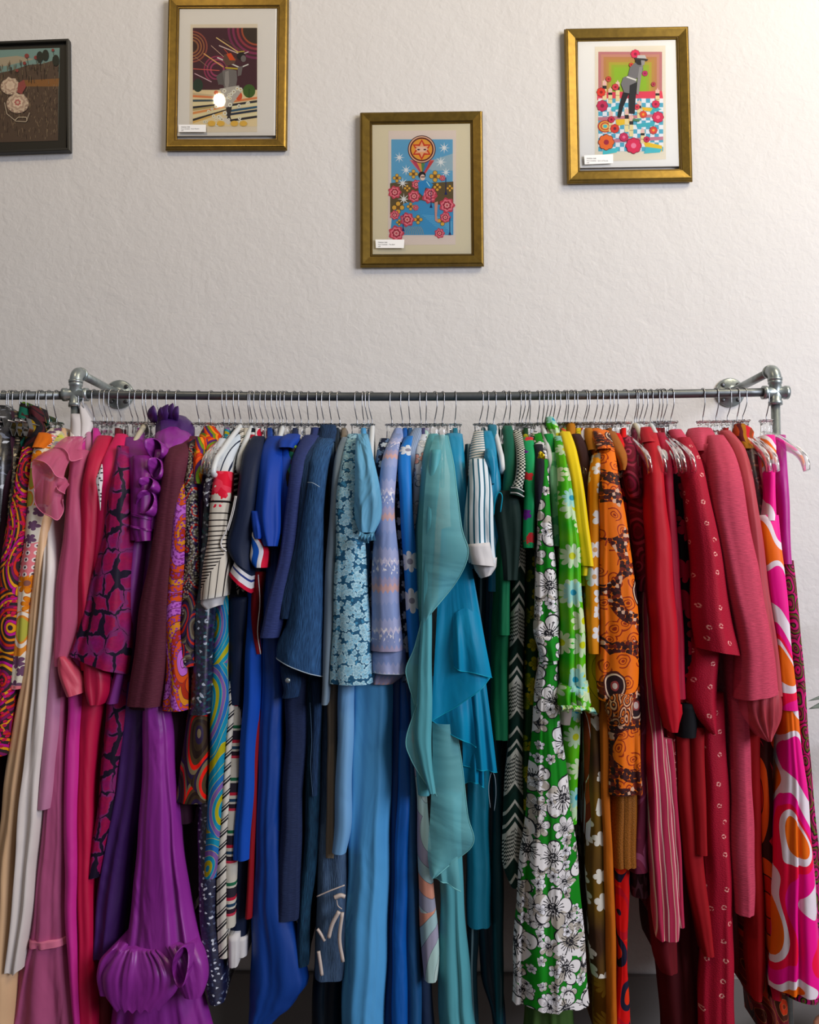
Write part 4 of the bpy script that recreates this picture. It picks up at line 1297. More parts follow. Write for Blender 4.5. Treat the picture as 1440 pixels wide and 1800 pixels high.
garment('gown', 'dress', 639, 'sky blue satin gown', 'the long pale column below the lace dress', [
    ('skirt', 'cloth_sky_satin', '1170:614-692@-.15;1300:613-690;1400:611-688;1500:608-687;1600:604-685;1800:597-675', dict(fn=2.6, fa=.012)),
    ('sash', 'cloth_sky_satin_light', '1170:593-624@-.165;1300:591-621;1400:589-618;1460:586-616;1503:582-607', dict(fn=1.2))])
_r = garment('blouse', 'blouse', 647, 'sky blue chiffon blouse with puff sleeve', 'right of the lace dress', [
    ('sleeve', 'sheer_sky', '763:626-646@-.13;790:623-653@-.2;820:623-660@-.225;860:621-667@-.235;900:620-671;922:625-669;936:633-658', dict(fn=4, fa=.006)),
    ('shoulder', 'sheer_sky', '762:630-646@-.05;800:632-655@-.12;880:632-660@-.15')])
frill('frill', 'sheer_sky', [(632, 934, -.235), (644, 939, -.245), (658, 934, -.235)], .018, _r, .007, 5, flare=.005)
garment('blouse', 'blouse', 654, 'white blouse with navy blossoms', 'between the chiffon puff sleeve and the lavender shirt', [
    ('sleeve', 'print_navy_blossom', '770:668-684@-.08;800:660-680@-.13;900:654-670@-.15;1000:648-664;1100:648-660')])
_r = garment('shirt', 'shirt', 689, 'lavender flame-stitch shirt', 'with a buttoned cuff', [
    ('sleeve', 'print_flame_stitch', '762:690-708@-.06;780:677-702@-.12;810:670-698@-.17;850:667-694@-.195;900:661-693@-.205;950:655-696;1000:652-701;1060:650-703;1110:650-706;1146:649-709', dict(fn=1.8, fa=.006)),
    ('collar', 'print_flame_stitch', '752:694-706@-.03;762:688-710@-.05;776:682-706@-.1', dict(fn=1)),
    ('cuff', 'print_flame_stitch', '1144:648-714@-.19;1184:651-717~3', dict(fn=1, fa=.003, hem=('cuff_seam', 'thread_pale', .0006, 0))),
    ('shirt_tail', 'print_flame_stitch', '1120:656-716@-.16;1185:654-718;1204:654-690', dict(fn=1.4))])
garment('dress', 'dress', 708, 'cobalt blue dress with white blossoms', 'right of the lavender shirt', [
    ('sleeve', 'print_blue_blossom', '766:714-728@-.07;785:701-720@-.13;820:697-722@-.17;850:699-724@-.185;950:707-730;1050:713-736;1120:716-738;1170:718-742', dict(fn=1)),
    ('front', 'print_navy_blossom', '820:692-706@-.15;950:697-712;1100:704-720;1200:706-722')])
garment('shirt', 'shirt', 721, 'grey-blue ribbed shirt', 'a turned collar left of the seafoam gown', [
    ('shoulder', 'print_grey_rib', '752:728-742@-.03;766:718-742@-.07;790:714-730@-.12;850:714-728')])
garment('blouse', 'blouse', 740, 'white blouse with pale sketch print', 'left of the seafoam chiffon gown', [
    ('body', 'print_pale_sketch', '763:740-752@-.05;778:729-749@-.1;850:726-740@-.14;950:723-736;1000:722-734')])
garment('trousers', 'trousers', 700, 'deep blue satin trousers', 'below the lavender shirt', [
    ('leg', 'cloth_deep_blue', '1160:684-712@-.12;1300:688-710;1500:685-706;1700:678-704;1800:674-702'),
    ('leg', 'cloth_deep_blue', '1160:704-732@-.125;1300:704-726;1500:700-728;1800:698-724')])
garment('gown', 'dress', 712, 'bright blue shirt dress', 'hanging low left of the chain-border skirt', [
    ('skirt', 'cloth_bright_blue', '1380:700-722@-.14;1500:694-718;1650:689-716;1800:689-717', dict(fn=1.3))])
garment('skirt', 'skirt', 721, 'slate blue skirt', 'right of the bright blue shirt dress', [
    ('body', 'cloth_slate_blue', '1400:714-732@-.13;1600:712-738;1800:714-741')])
garment('skirt', 'skirt', 745, 'purple skirt with a white chain border', 'low behind the pastel geometric dress', [
    ('body', 'print_chain_border', '1370:722-742@-.1;1500:724-744;1650:732-756;1800:738-764')])
garment('dress', 'dress', 749, 'pastel geometric print dress', 'left of the seafoam tail', [
    ('skirt', 'print_pastel_geometric', '1280:722-748@-.14;1400:732-752@-.155;1500:735-758;1600:737-766;1700:741-773;1728:745-769', dict(fn=1.4))])
_r = garment('gown', 'dress', 764, 'seafoam chiffon gown with draped panels', 'in the middle of the rail', [
    ('body', 'sheer_seafoam_solid', '762:755-772@-.05;785:746-776@-.12;850:737-772@-.175;950:728-764;1050:723-756;1120:721-748;1250:722-744;1400:736-756', dict(fn=1.6))])
flap('panel', 'sheer_seafoam', [(764, 766, -.09), (754, 800, -.16), (747, 860, -.2), (743, 930, -.21), (742, 1000, -.215), (741, 1060, -.215), (742, 1100, -.21)],
     [(787, 766, -.1), (797, 810, -.165), (803, 860, -.2), (812, 930, -.22), (823, 973, -.225), (803, 1022, -.225), (756, 1080, -.215)], _r, 'sheer_edge_seafoam', 2.2, .007, .014, 70, 24)
drape('panel', 'sheer_seafoam_solid', '790:756-776@-.18;900:750-766@-.222;1050:741-758;1120:739-759;1200:735-760;1300:729-760;1360:742-761;1396:754-765', _r, fn=1.5, fa=.004)
flap('ruffle', 'sheer_seafoam', [(743, 1085, -.195), (744, 1120, -.195), (746, 1160, -.195), (748, 1200, -.195), (750, 1238, -.195)],
     [(741, 1092, -.2), (728, 1140, -.2), (714, 1174, -.2), (717, 1199, -.2), (730, 1241, -.2)], _r, 'sheer_edge_seafoam', 1.2, .004, seed=2)
flap('ruffle', 'sheer_seafoam', [(752, 1220, -.2), (754, 1270, -.2), (756, 1310, -.2), (760, 1350, -.2), (767, 1396, -.2)],
     [(735, 1234, -.205), (714, 1298, -.207), (721, 1332, -.207), (741, 1366, -.207), (768, 1399, -.202)], _r, 'sheer_edge_seafoam', 1.2, .004, seed=3)
flap('panel', 'sheer_seafoam', [(760, 1270, -.17), (760, 1350, -.17), (756, 1440, -.17), (752, 1500, -.17), (756, 1538, -.17)],
     [(800, 1272, -.165), (812, 1340, -.165), (822, 1430, -.165), (830, 1486, -.165), (764, 1541, -.175)], _r, 'sheer_edge_seafoam', 2.0, .006, .012, 60, 24, seed=4)
flap('panel', 'sheer_seafoam', [(757, 1496, -.16), (775, 1492, -.16), (790, 1490, -.16), (803, 1490, -.16)],
     [(762, 1544, -.165), (777, 1549, -.17), (792, 1557, -.17), (810, 1565, -.165)], _r, 'sheer_edge_seafoam', 1.6, .006, seed=6)
drape('skirt', 'sheer_seafoam_solid', '1400:762-812@-.14;1540:772-815;1600:774-819;1700:771-826;1780:770-833;1800:772-837~14', _r, fn=2.2, fa=.01)
_r = garment('gown', 'dress', 790, 'bright teal chiffon gown with waterfall tiers', 'right of the seafoam gown', [
    ('bodice', 'cloth_teal_satin', '761:784-813@-.06;785:784-815@-.12;850:794-822@-.165;950:806-831@-.175;1000:800-838@-.17', dict(fn=2))])
for k_, (A_, B_) in enumerate((
        ([(812, 1280, -.13), (825, 1280, -.135), (838, 1280, -.135), (849, 1280, -.13)], [(814, 1379, -.135), (828, 1375, -.145), (840, 1377, -.145), (851, 1384, -.135)]),
        ([(812, 1200, -.14), (828, 1195, -.145), (842, 1190, -.145), (853, 1188, -.14)], [(814, 1346, -.145), (835, 1352, -.155), (850, 1354, -.155), (874, 1357, -.14)]),
        ([(760, 1188, -.165), (785, 1192, -.165), (806, 1204, -.165), (828, 1222, -.16)], [(760, 1267, -.17), (790, 1290, -.175), (812, 1300, -.175), (837, 1313, -.165)]),
        ([(776, 930, -.165), (790, 926, -.17), (804, 928, -.17), (814, 940, -.17), (823, 962, -.165)], [(758, 1266, -.185), (793, 1249, -.195), (823, 1228, -.195), (846, 1210, -.19), (864, 1190, -.18)]),
        ([(796, 1080, -.19), (814, 1070, -.195), (830, 1070, -.19), (843, 1082, -.182)], [(797, 1172, -.195), (812, 1180, -.205), (838, 1184, -.202), (865, 1191, -.184)]))):
    flap('tier', 'sheer_teal', A_, B_, _r, 'sheer_edge_teal', 1.8, .007, .01, 50, 20, seed=11 + k_, hr=.001)
garment('dress', 'dress', 800, 'plain teal shift dress', 'below the waterfall tiers', [
    ('skirt', 'cloth_teal', '1330:820-864@-.12;1450:823-863;1600:822-864;1634:822-865', dict(fn=1.4))])
_r = garment('shirt', 'shirt', 844, 'white and teal striped shirt', 'with a white cuff, right of the teal gown', [
    ('shoulder', 'print_shirt_hoop', '757:834-852@-.05;780:828-854@-.1;815:824-858@-.16;835:822-862@-.18', dict(fn=1.2)),
    ('sleeve', 'print_shirt_stripe', '806:826-858@-.17;850:821-866@-.205;900:818-869@-.225;940:818-874;965:820-876;990:826-876', dict(fn=2.6, fa=.008)),
    ('cuff', 'cloth_white_trim', '957:822-866@-.24~-4;975:826-870;992:832-872~4', dict(fn=1.3, fa=.004, step=5)),
    ('cuff', 'cloth_white_trim', '988:832-875@-.222~-8;1004:836-874~-6;1017:846-864', dict(fn=1.6, fa=.006, step=4)),
    ('body', 'print_dark_pinstripe', '780:818-834@-.08;850:814-830@-.1;950:814-830;1080:830-845;1200:846-860')])
garment('gown', 'dress', 850, 'dark pinstriped gown', 'a narrow strip at the bottom right of the teal shift', [
    ('skirt', 'print_dark_pinstripe', '1560:820-850@-.08;1700:822-840;1800:830-842')])
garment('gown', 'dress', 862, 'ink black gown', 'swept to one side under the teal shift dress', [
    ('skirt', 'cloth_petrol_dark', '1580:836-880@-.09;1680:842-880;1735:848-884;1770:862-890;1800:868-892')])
_r = garment('blouse', 'blouse', 856, 'teal satin blouse with pointed collar', 'right of the striped shirt', [
    ('body', 'cloth_teal_satin', '757:848-866@-.05;775:846-872@-.09;800:850-877@-.125;850:855-882@-.16;870:858-884;960:860-884@-.13;1040:858-882', dict(fn=1.4)),
    ('collar', 'cloth_teal', '746:858-874@-.02;762:858-876@-.05;790:861-877@-.08', dict(fn=1)),
    ('lapel', 'cloth_teal_satin', '788:855-868@-.155;805:853-874@-.175;825:860-874;850:865-870', dict(fn=1, fa=.003, step=5))])
edge('tie_loop', 'sheer_edge_teal', [(868, 905, -.17), (870, 880, -.185), (876, 866, -.19), (883, 872, -.19), (880, 900, -.18)], _r, .0014)
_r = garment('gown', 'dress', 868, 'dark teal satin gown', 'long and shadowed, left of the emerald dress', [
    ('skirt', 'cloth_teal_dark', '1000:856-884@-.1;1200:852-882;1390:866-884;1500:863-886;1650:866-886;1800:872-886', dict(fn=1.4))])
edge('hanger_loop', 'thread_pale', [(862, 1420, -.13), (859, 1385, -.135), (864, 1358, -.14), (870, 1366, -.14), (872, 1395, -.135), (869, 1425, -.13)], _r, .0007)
_r = garment('dress', 'dress', 885, 'deep green velvet dress', 'with a soft draped sleeve', [
    ('body', 'cloth_green_velvet', '748:884-900@-.03;766:885-906@-.07;790:888-909@-.115;830:889-908@-.155;865:884-908@-.165;900:882-902', dict(fn=1.3)),
    ('back_panel', 'cloth_emerald_dark', '780:880-896@-.08;850:880-894@-.11;920:876-892'),
    ('drape', 'cloth_black_green', '862:880-906@-.17;885:871-920@-.18;930:876-919;980:882-916;1020:886-912', dict(fn=3, fa=.012))])
_r = garment('dress', 'dress', 895, 'plain emerald green dress', 'with a square hem, left of the chevron knit dress', [
    ('sleeve', 'cloth_emerald', '990:879-898@-.165;1117:878-897', dict(fn=1)),
    ('skirt', 'cloth_emerald', '940:872-902@-.14;1100:866-901;1180:862-899;1302:867-901', dict(fn=1.6, fa=.007))])
_r = garment('dress', 'dress', 913, 'black and white chevron knit dress', 'with houndstooth sleeve', [
    ('sleeve', 'knit_houndstooth', '760:902-918@-.06;785:909-924@-.12;815:911-925@-.165;838:908-924@-.18;858:899-921@-.19', dict(fn=1)),
    ('collar', 'knit_houndstooth', '756:902-916@-.04;768:904-920@-.07', dict(fn=1)),
    ('cuff', 'cloth_bottle', '853:899-922@-.192~6;868:898-922~6', dict(fn=1, fa=.002, step=3)),
    ('skirt', 'knit_chevron', '880:904-924@-.14;960:903-925@-.15;1050:901-924;1150:897-922;1250:897-922;1350:891-921;1450:885-923;1530:886-923;1563:900-921', dict(fn=1, fa=.004))])
edge('edging', 'cloth_white_trim', [(899, 857, -.2), (910, 858, -.212), (921, 864, -.2)], _r, .0014)
edge('edging', 'cloth_white_trim', [(898, 866, -.2), (910, 867, -.212), (921, 873, -.2)], _r, .0014)
garment('blouse', 'blouse', 918, 'bright green blouse with purple and red motifs', 'left of the green garden dress', [
    ('sleeve', 'print_green_motif', '768:921-938@-.08;785:922-942@-.13;820:923-944@-.17;870:923-944@-.185;950:920-942;963:922-940', dict(fn=1, fa=.003))])
garment('dress', 'dress', 925, 'dark green dress with yellow blossoms', 'between the chevron knit and the green garden dress', [
    ('skirt', 'print_olive_blossom', '980:928-950@-.11;1160:924-948@-.135;1240:921-945;1350:917-941;1420:916-938;1500:918-930')])
_r = garment('gown', 'dress', 945, 'green gown with large white garden flowers', 'the boldest floral on the rail', [
    ('bodice', 'print_green_garden', '760:934-952@-.05;775:940-957@-.1;805:946-964@-.155;850:948-967@-.19;900:948-970@-.205;950:949-974;1000:945-984;1080:944-989;1124:938-985;1146:952-985;1168:950-983', dict(fn=1.8, fa=.007)),
    ('skirt', 'print_green_garden', '1160:951-983@-.2;1200:946-984;1300:938-991;1400:931-1007;1500:919-1021;1600:912-1031;1700:906-1037;1775:903-1043~10', dict(fn=3.4, fa=.014, hemw=.004)),
    ('belt_knot', 'print_green_garden', '1120:944-986@-.215;1140:948-987;1162:956-984', dict(fn=2.4, fa=.008, step=4))])
_r = garment('top', 'top', 953, 'black velvet top with a yellow corsage', 'tucked beside the garden flower gown', [
    ('body', 'cloth_black_velvet', '780:940-956@-.12;815:944-960@-.18;850:942-956@-.2;900:944-952@-.19')])
frill('corsage', 'cloth_yellow', [(946, 797, -.2), (950, 793, -.215), (955, 797, -.2)], .012, _r, .006, 3, flare=.004)
garment('dress', 'dress', 959, 'sheer moss green dress', 'showing under the hem of the garden flower gown', [
    ('skirt', 'sheer_green', '1600:935-1005@-.12;1760:926-1010;1800:924-1014', dict(fn=4))])
garment('shirt', 'shirt', 965, 'mid green cotton shirt', 'behind the garden flower gown shoulder', [
    ('shoulder', 'cloth_mid_green', '762:957-974@-.06;785:962-979@-.1;850:966-980@-.14;930:970-984')])
garment('blouse', 'blouse', 972, 'pale mint blouse', 'left of the lime daisy dress', [
    ('sleeve', 'print_mint', '795:970-980@-.12;830:969-982@-.16;900:970-985@-.175;960:974-986')])
garment('blouse', 'blouse', 966, 'cream satin blouse', 'its sleeve loose below the lime daisy dress', [
    ('sleeve', 'cloth_cream', '1160:974-992@-.14;1200:975-1004;1240:978-1020;1262:982-1018;1275:988-1008', dict(fn=1.4))])
_r = garment('dress', 'dress', 979, 'lime green daisy dress', 'with ruffled chiffon cuffs', [
    ('sleeve', 'print_lime_daisy', '766:977-994@-.08;785:978-1002@-.14;830:983-1008@-.185;900:985-1014@-.215;950:986-1020;1000:987-1024;1100:988-1032;1210:988-1038', dict(fn=2.2, fa=.008)),
    ('cuff', 'print_lime_daisy', '1200:988-1038@-.205;1212:986-1041@-.225;1230:983-1043;1244:984-1046', dict(fn=5, fa=.009, step=3)),
    ('bow', 'print_lime_daisy', '732:962-974@-.01;746:961-984@-.035;760:970-986@-.05;772:974-986@-.07', dict(fn=3, fa=.01, step=4)),
    ('skirt', 'print_lime_daisy', '1240:994-1024@-.14;1340:996-1020;1450:999-1016')])
frill('frill', 'print_lime_daisy', [(986, 1240, -.225), (1012, 1240, -.24), (1044, 1244, -.225)], .012, _r, .01, 5, flare=.004)
garment('blouse', 'blouse', 997, 'sunflower yellow blouse', 'with plain long sleeve', [
    ('sleeve', 'cloth_yellow', '758:986-1004@-.07;772:989-1012@-.12;800:994-1019@-.17;850:1004-1027@-.2;900:1011-1034;960:1016-1045;994:1021-1048~2', dict(fn=1.2, fa=.004)),
    ('tail', 'cloth_yellow', '940:1016-1030@-.19;1000:1024-1038;1012:1024-1034', dict(fn=1))])
garment('dress', 'dress', 992, 'lime and amber swirl dress', 'between the daisy dress and the yellow blouse', [
    ('body', 'print_lime_swirl', '810:1000-1016@-.14;860:1005-1020@-.165;950:1010-1030;1030:1018-1036')])
garment('top', 'top', 1004, 'mustard roll-neck top', 'peeping above the yellow blouse', [
    ('collar', 'cloth_mustard', '743:997-1013@-.015;756:996-1015@-.03;775:998-1016@-.05', dict(fn=1))])
garment('dress', 'dress', 1011, 'dark brown dress with fine white lines', 'right of the yellow blouse', [
    ('shoulder', 'cloth_brown', '762:1006-1022@-.05;785:1016-1037@-.11;850:1024-1042@-.14;950:1028-1044;1050:1030-1046')])
garment('dress', 'dress', 1018, 'yellow dress with fine line print', 'right of the ruffled lime cuff', [
    ('skirt', 'print_yellow_line', '1020:1028-1050@-.135;1100:1032-1054@-.15;1180:1034-1056;1254:1032-1057', dict(fn=1.2))])
garment('dress', 'dress', 1026, 'rust and white scroll print dress', 'low between the lime dress and the orange scarf dress', [
    ('skirt', 'print_rust_scroll', '1230:1028-1056@-.13;1300:1030-1056;1400:1033-1058;1480:1034-1056')])
garment('gown', 'dress', 1031, 'brown meadow-flower gown', 'with white stems, low right of the garden flower gown', [
    ('skirt', 'print_brown_meadow', '1350:1036-1066@-.14;1450:1035-1072;1550:1035-1073;1650:1040-1076;1720:1042-1078', dict(fn=1.6))])
garment('gown', 'dress', 1045, 'sheer ochre gown', 'reaching the bottom right of the garden flower gown', [
    ('skirt', 'print_ochre_sheer', '1600:1046-1078@-.12;1700:1047-1080;1800:1048-1082', dict(fn=1.5))])
garment('dress', 'dress', 1037, 'apricot dress with white blossoms', 'left of the orange scarf-print dress', [
    ('sleeve', 'print_apricot_blossom', '796:1047-1062@-.14;830:1041-1060@-.18;900:1038-1058@-.195;1000:1034-1057;1080:1033-1056;1150:1038-1056', dict(fn=1)),
    ('collar', 'cloth_mustard', '752:1030-1042@-.04;765:1030-1048@-.07;790:1038-1054@-.12', dict(fn=1))])
garment('gown', 'dress', 1050, 'long orange gown', 'a narrow strip left of the orange scarf skirt', [
    ('skirt', 'cloth_orange_strip', '1200:1056-1074@-.15;1400:1059-1074;1600:1066-1084;1800:1070-1086', dict(fn=1)),
    ('collar', 'cloth_orange', '753:1040-1060@-.035;768:1036-1062@-.08;800:1044-1062@-.11', dict(fn=1.2))])
_r = garment('dress', 'dress', 1055, 'orange scarf-print dress with jewelled borders', 'the widest orange dress', [
    ('sleeve', 'print_scarf_orange', '756:1050-1072@-.06;772:1052-1080@-.11;795:1056-1086@-.155;825:1058-1092@-.19;860:1057-1098@-.21;900:1056-1105;1000:1054-1122;1100:1055-1131;1180:1056-1133;1235:1060-1128', dict(fn=2, fa=.008)),
    ('collar', 'print_scarf_orange', '755:1046-1068@-.07;768:1048-1076@-.115;788:1054-1076@-.16', dict(fn=1)),
    ('cuff', 'print_scarf_cuff', '1222:1082-1116@-.225;1236:1074-1119@-.235;1256:1073-1119;1270:1080-1114;1277:1088-1106', dict(fn=4, fa=.008, step=4)),
    ('skirt', 'print_scarf_orange', '1210:1064-1134@-.17;1300:1069-1135;1400:1071-1138', dict(fn=2.2, fa=.009))])
garment('skirt', 'skirt', 1073, 'bronze lame pleated skirt', 'below the orange scarf-print skirt', [
    ('body', 'cloth_bronze_lame', '1360:1073-1126@-.14;1450:1075-1127;1528:1076-1130', dict(fn=4, fa=.006))])
garment('jacket', 'jacket', 1067, 'tan suede jacket', 'its turned-back shoulder right of the orange collar', [
    ('shoulder', 'cloth_suede', '758:1068-1084@-.05;775:1074-1094@-.1;795:1082-1104@-.15;812:1092-1105@-.17;826:1094-1100', dict(fn=1))])
garment('dress', 'dress', 1082, 'scarlet print dress', 'right of the tan suede jacket', [
    ('body', 'print_red_bloom', '761:1080-1092@-.05;785:1090-1106@-.1;830:1096-1112@-.12')])
garment('skirt', 'skirt', 1098, 'scarlet flower skirt', 'at the bottom, below the bronze skirt', [
    ('body', 'print_red_bloom', '1500:1084-1112@-.11;1620:1086-1108;1700:1092-1104;1800:1084-1112')])
garment('dress', 'dress', 1115, 'burgundy paisley dress', 'with a short flared sleeve', [
    ('sleeve', 'print_burgundy_paisley', '768:1094-1116@-.07;790:1098-1122@-.12;830:1100-1128@-.16;866:1108-1130;876:1114-1128', dict(fn=1.2)),
    ('body', 'print_burgundy_paisley', '820:1104-1142@-.11;900:1110-1144@-.14;950:1118-1146;1040:1126-1148')])
garment('blouse', 'blouse', 1119, 'wine blouse with mauve blooms', 'under the puffed scarf-print cuff', [
    ('skirt', 'print_mauve_bloom', '1020:1124-1148@-.13;1150:1124-1144;1280:1122-1140;1400:1120-1142;1536:1110-1143'),
    ('fringe', 'print_fringe_dark', '1530:1110-1143@-.11;1580:1114-1144')])
garment('gown', 'dress', 1124, 'wine and white striped gown', 'between the orange scarf dress and the red gowns', [
    ('skirt', 'print_wine_stripe', '900:1126-1144@-.11;1000:1130-1148@-.13;1150:1134-1154@-.15;1230:1137-1162;1300:1140-1170;1400:1143-1186;1500:1145-1197;1600:1150-1206;1657:1160-1200', dict(fn=3, fa=.009)),
    ('tail', 'print_wine_stripe', '1300:1162-1186@-.135;1500:1186-1200;1632:1194-1206', dict(fn=1))])
_r = garment('dress', 'dress', 1132, 'cherry red crepe dress', 'with long plain sleeve', [
    ('sleeve', 'cloth_red_crepe', '760:1132-1158@-.07;778:1138-1164@-.13;810:1142-1168@-.18;850:1142-1174@-.205;900:1143-1180;950:1145-1186;1050:1148-1193;1150:1152-1199;1220:1160-1202;1262:1170-1201;1288:1180-1194', dict(fn=1.3, fa=.005)),
    ('collar', 'cloth_red_crepe', '750:1128-1148@-.04;762:1128-1154@-.075;776:1134-1158@-.12', dict(fn=1)),
    ('cuff', 'cloth_red_crepe', '1240:1184-1202@-.19;1256:1180-1204;1272:1180-1198', dict(fn=1, step=5))])
garment('dress', 'dress', 1144, 'raspberry wool dress', 'right of the cherry red dress', [
    ('sleeve', 'cloth_raspberry', '760:1152-1172@-.06;785:1160-1180@-.11;820:1166-1186@-.15;900:1171-1192@-.17;1000:1177-1198;1120:1182-1206;1230:1184-1210', dict(fn=1))])
garment('gown', 'dress', 1155, 'long red gown with slanting hem', 'behind the striped gown', [
    ('skirt', 'cloth_red_long', '1200:1186-1216@-.135;1300:1190-1220;1400:1196-1234;1505:1206-1242;1600:1222-1252;1684:1242-1260', dict(fn=1.3)),
    ('panel', 'cloth_red_long', '1280:1216-1244@-.145;1400:1222-1245;1505:1228-1247', dict(fn=1))])
garment('gown', 'dress', 1161, 'dark maroon gown with faint sprigs', 'reaching the floor behind the red gowns', [
    ('skirt', 'cloth_dark_maroon', '1500:1148-1250@-.08;1640:1150-1260;1713:1164-1262;1800:1168-1262', dict(fn=4))])
garment('jacket', 'jacket', 1166, 'maroon velvet jacket', 'its hem low beside the striped gown', [
    ('body', 'cloth_maroon', '1480:1140-1196@-.115;1600:1146-1200;1690:1150-1198;1714:1164-1196')])
garment('blouse', 'blouse', 1161, 'wine blouse with silver sprigs', 'a narrow strip right of the striped gown', [
    ('body', 'print_wine_sprig', '1230:1172-1190@-.125;1300:1176-1190;1378:1182-1192')])
garment('dress', 'dress', 1166, 'black dress with crimson roses', 'left of the sprigged red kimono dress', [
    ('body', 'print_black_rose', '775:1180-1200@-.09;850:1180-1210@-.13;950:1186-1218@-.15;1050:1194-1224;1150:1200-1228;1230:1206-1236', dict(fn=1.2)),
    ('cuff', 'cloth_black', '1238:1195-1234@-.155;1268:1194-1232;1298:1195-1229', dict(fn=1, fa=.002))])
_r = garment('kimono_dress', 'dress', 1179, 'red kimono dress with small sprigs', 'with a wide square sleeve', [
    ('sleeve', 'print_kimono_sprig', '768:1196-1216@-.1;785:1202-1228@-.14;810:1206-1240@-.175;850:1212-1250@-.2;900:1218-1262@-.215;950:1222-1272;1000:1226-1282;1050:1228-1291;1100:1230-1300;1142:1235-1314~14', dict(fn=1.5, fa=.008)),
    ('collar', 'cloth_coral_slub', '754:1180-1202@-.045;766:1184-1212@-.08;778:1196-1214@-.11', dict(fn=1)),
    ('under_sleeve', 'print_kimono_sprig', '1100:1224-1274@-.17;1180:1214-1273;1232:1212-1272;1252:1220-1269;1275:1238-1264;1292:1254-1261', dict(fn=1.4)),
    ('skirt', 'print_kimono_sprig', '1220:1228-1280@-.14;1400:1236-1290;1500:1240-1296;1600:1244-1300;1800:1238-1303', dict(fn=2.4, fa=.012))])
_r = garment('jacket', 'jacket', 1235, 'coral slub silk jacket', 'with a folded collar, large at the right', [
    ('sleeve', 'cloth_coral_slub', '764:1248-1278@-.08;778:1252-1292@-.13;800:1254-1304@-.175;840:1256-1315@-.205;900:1262-1325@-.215;950:1268-1335;1000:1277-1345;1060:1290-1355;1100:1299-1363;1160:1310-1373;1234:1306-1384~-10', dict(fn=1.5, fa=.008)),
    ('collar', 'cloth_coral_slub', '751:1214-1256@-.03;762:1210-1266@-.06;780:1214-1268@-.09;792:1222-1252@-.1', dict(fn=1.2)),
    ('front', 'cloth_coral_slub', '780:1232-1272@-.1;850:1238-1276@-.13;950:1248-1290;1100:1270-1310;1200:1286-1318@-.15;1300:1291-1323;1450:1292-1333;1560:1296-1338;1612:1300-1332', dict(fn=1.6))])
_r = garment('blouse', 'blouse', 1258, 'salmon chiffon blouse with balloon cuff', 'right of the coral jacket', [
    ('sleeve', 'sheer_salmon', '756:1268-1288@-.05;772:1282-1308@-.1;800:1294-1320@-.15;850:1304-1332@-.18;900:1312-1340@-.19;1000:1322-1352;1100:1336-1366;1180:1340-1382;1225:1330-1390', dict(fn=2)),
    ('cuff', 'sheer_salmon_puff', '1200:1322-1388@-.185;1235:1312-1391@-.2;1260:1315-1388;1280:1328-1378;1294:1342-1364;1304:1350-1358', dict(fn=5, fa=.008, step=5))])
garment('gown', 'dress', 1278, 'long dark scarlet gown', 'below the balloon cuff', [
    ('skirt', 'cloth_scarlet_dark', '1260:1308-1342@-.13;1400:1314-1344;1500:1318-1346;1600:1320-1350;1700:1322-1352;1762:1328-1342', dict(fn=1.4))])
_r = garment('blouse', 'blouse', 1295, 'rust and crimson print blouse', 'with a wide folded collar', [
    ('collar', 'print_ember', '744:1296-1310@-.025;754:1293-1334@-.05;770:1300-1328@-.08;788:1310-1324@-.1', dict(fn=2)),
    ('body', 'print_maroon_glitter', '780:1308-1332@-.09;850:1320-1346@-.13;950:1332-1358;1050:1340-1366')])
garment('gown', 'dress', 1300, 'flame red and black panel print gown', 'low, left of the pink swirl gown', [
    ('skirt', 'print_flame_panel', '1280:1336-1366@-.135;1400:1338-1364;1500:1344-1366;1590:1350-1368;1700:1356-1376;1760:1362-1378', dict(fn=1))])
garment('gown', 'dress', 1303, 'brown and scarlet scroll gown', 'at the bottom right corner', [
    ('skirt', 'print_brown_scroll', '1690:1312-1392@-.1;1745:1310-1394;1764:1330-1394;1800:1338-1396', dict(fn=4))])
_r = garment('gown', 'dress', 1305, 'pink, orange and white swirl gown', 'with a scooped neckline, far right', [
    ('strap', 'print_pop_swirl', '764:1342-1366@-.08;782:1350-1370@-.14;820:1354-1366@-.16;870:1352-1366;915:1348-1370@-.17'),
    ('bodice', 'print_pop_swirl', '905:1340-1374@-.165;940:1340-1378@-.18;1000:1350-1386@-.19;1100:1364-1394;1200:1375-1404;1250:1379-1408', dict(fn=1.3)),
    ('skirt', 'print_pop_swirl', '1200:1374-1403@-.185;1300:1383-1413;1400:1382-1428;1500:1374-1442;1600:1371-1452;1750:1369-1464~6', dict(fn=3, fa=.012))])
garment('tank_top', 'top', 1320, 'magenta-red satin tank top', 'behind the swirl gown strap', [
    ('body', 'cloth_magenta_red', '785:1334-1356@-.1;850:1336-1360@-.13;920:1342-1366;1000:1350-1376', dict(fn=1.4))])
_r = garment('gown', 'dress', 1347, 'magenta satin gown over dark thicket print', 'last on the rail, by the right post', [
    ('bodice', 'cloth_magenta', '764:1362-1386@-.05;785:1362-1388@-.1;850:1366-1391@-.13;920:1370-1394;992:1376-1398', dict(fn=1.6)),
    ('skirt', 'print_thicket', '985:1378-1400@-.12;1100:1390-1410;1200:1400-1419;1300:1408-1426;1400:1418-1434;1500:1424-1444;1600:1420-1452;1764:1392-1474', dict(fn=1.4))])
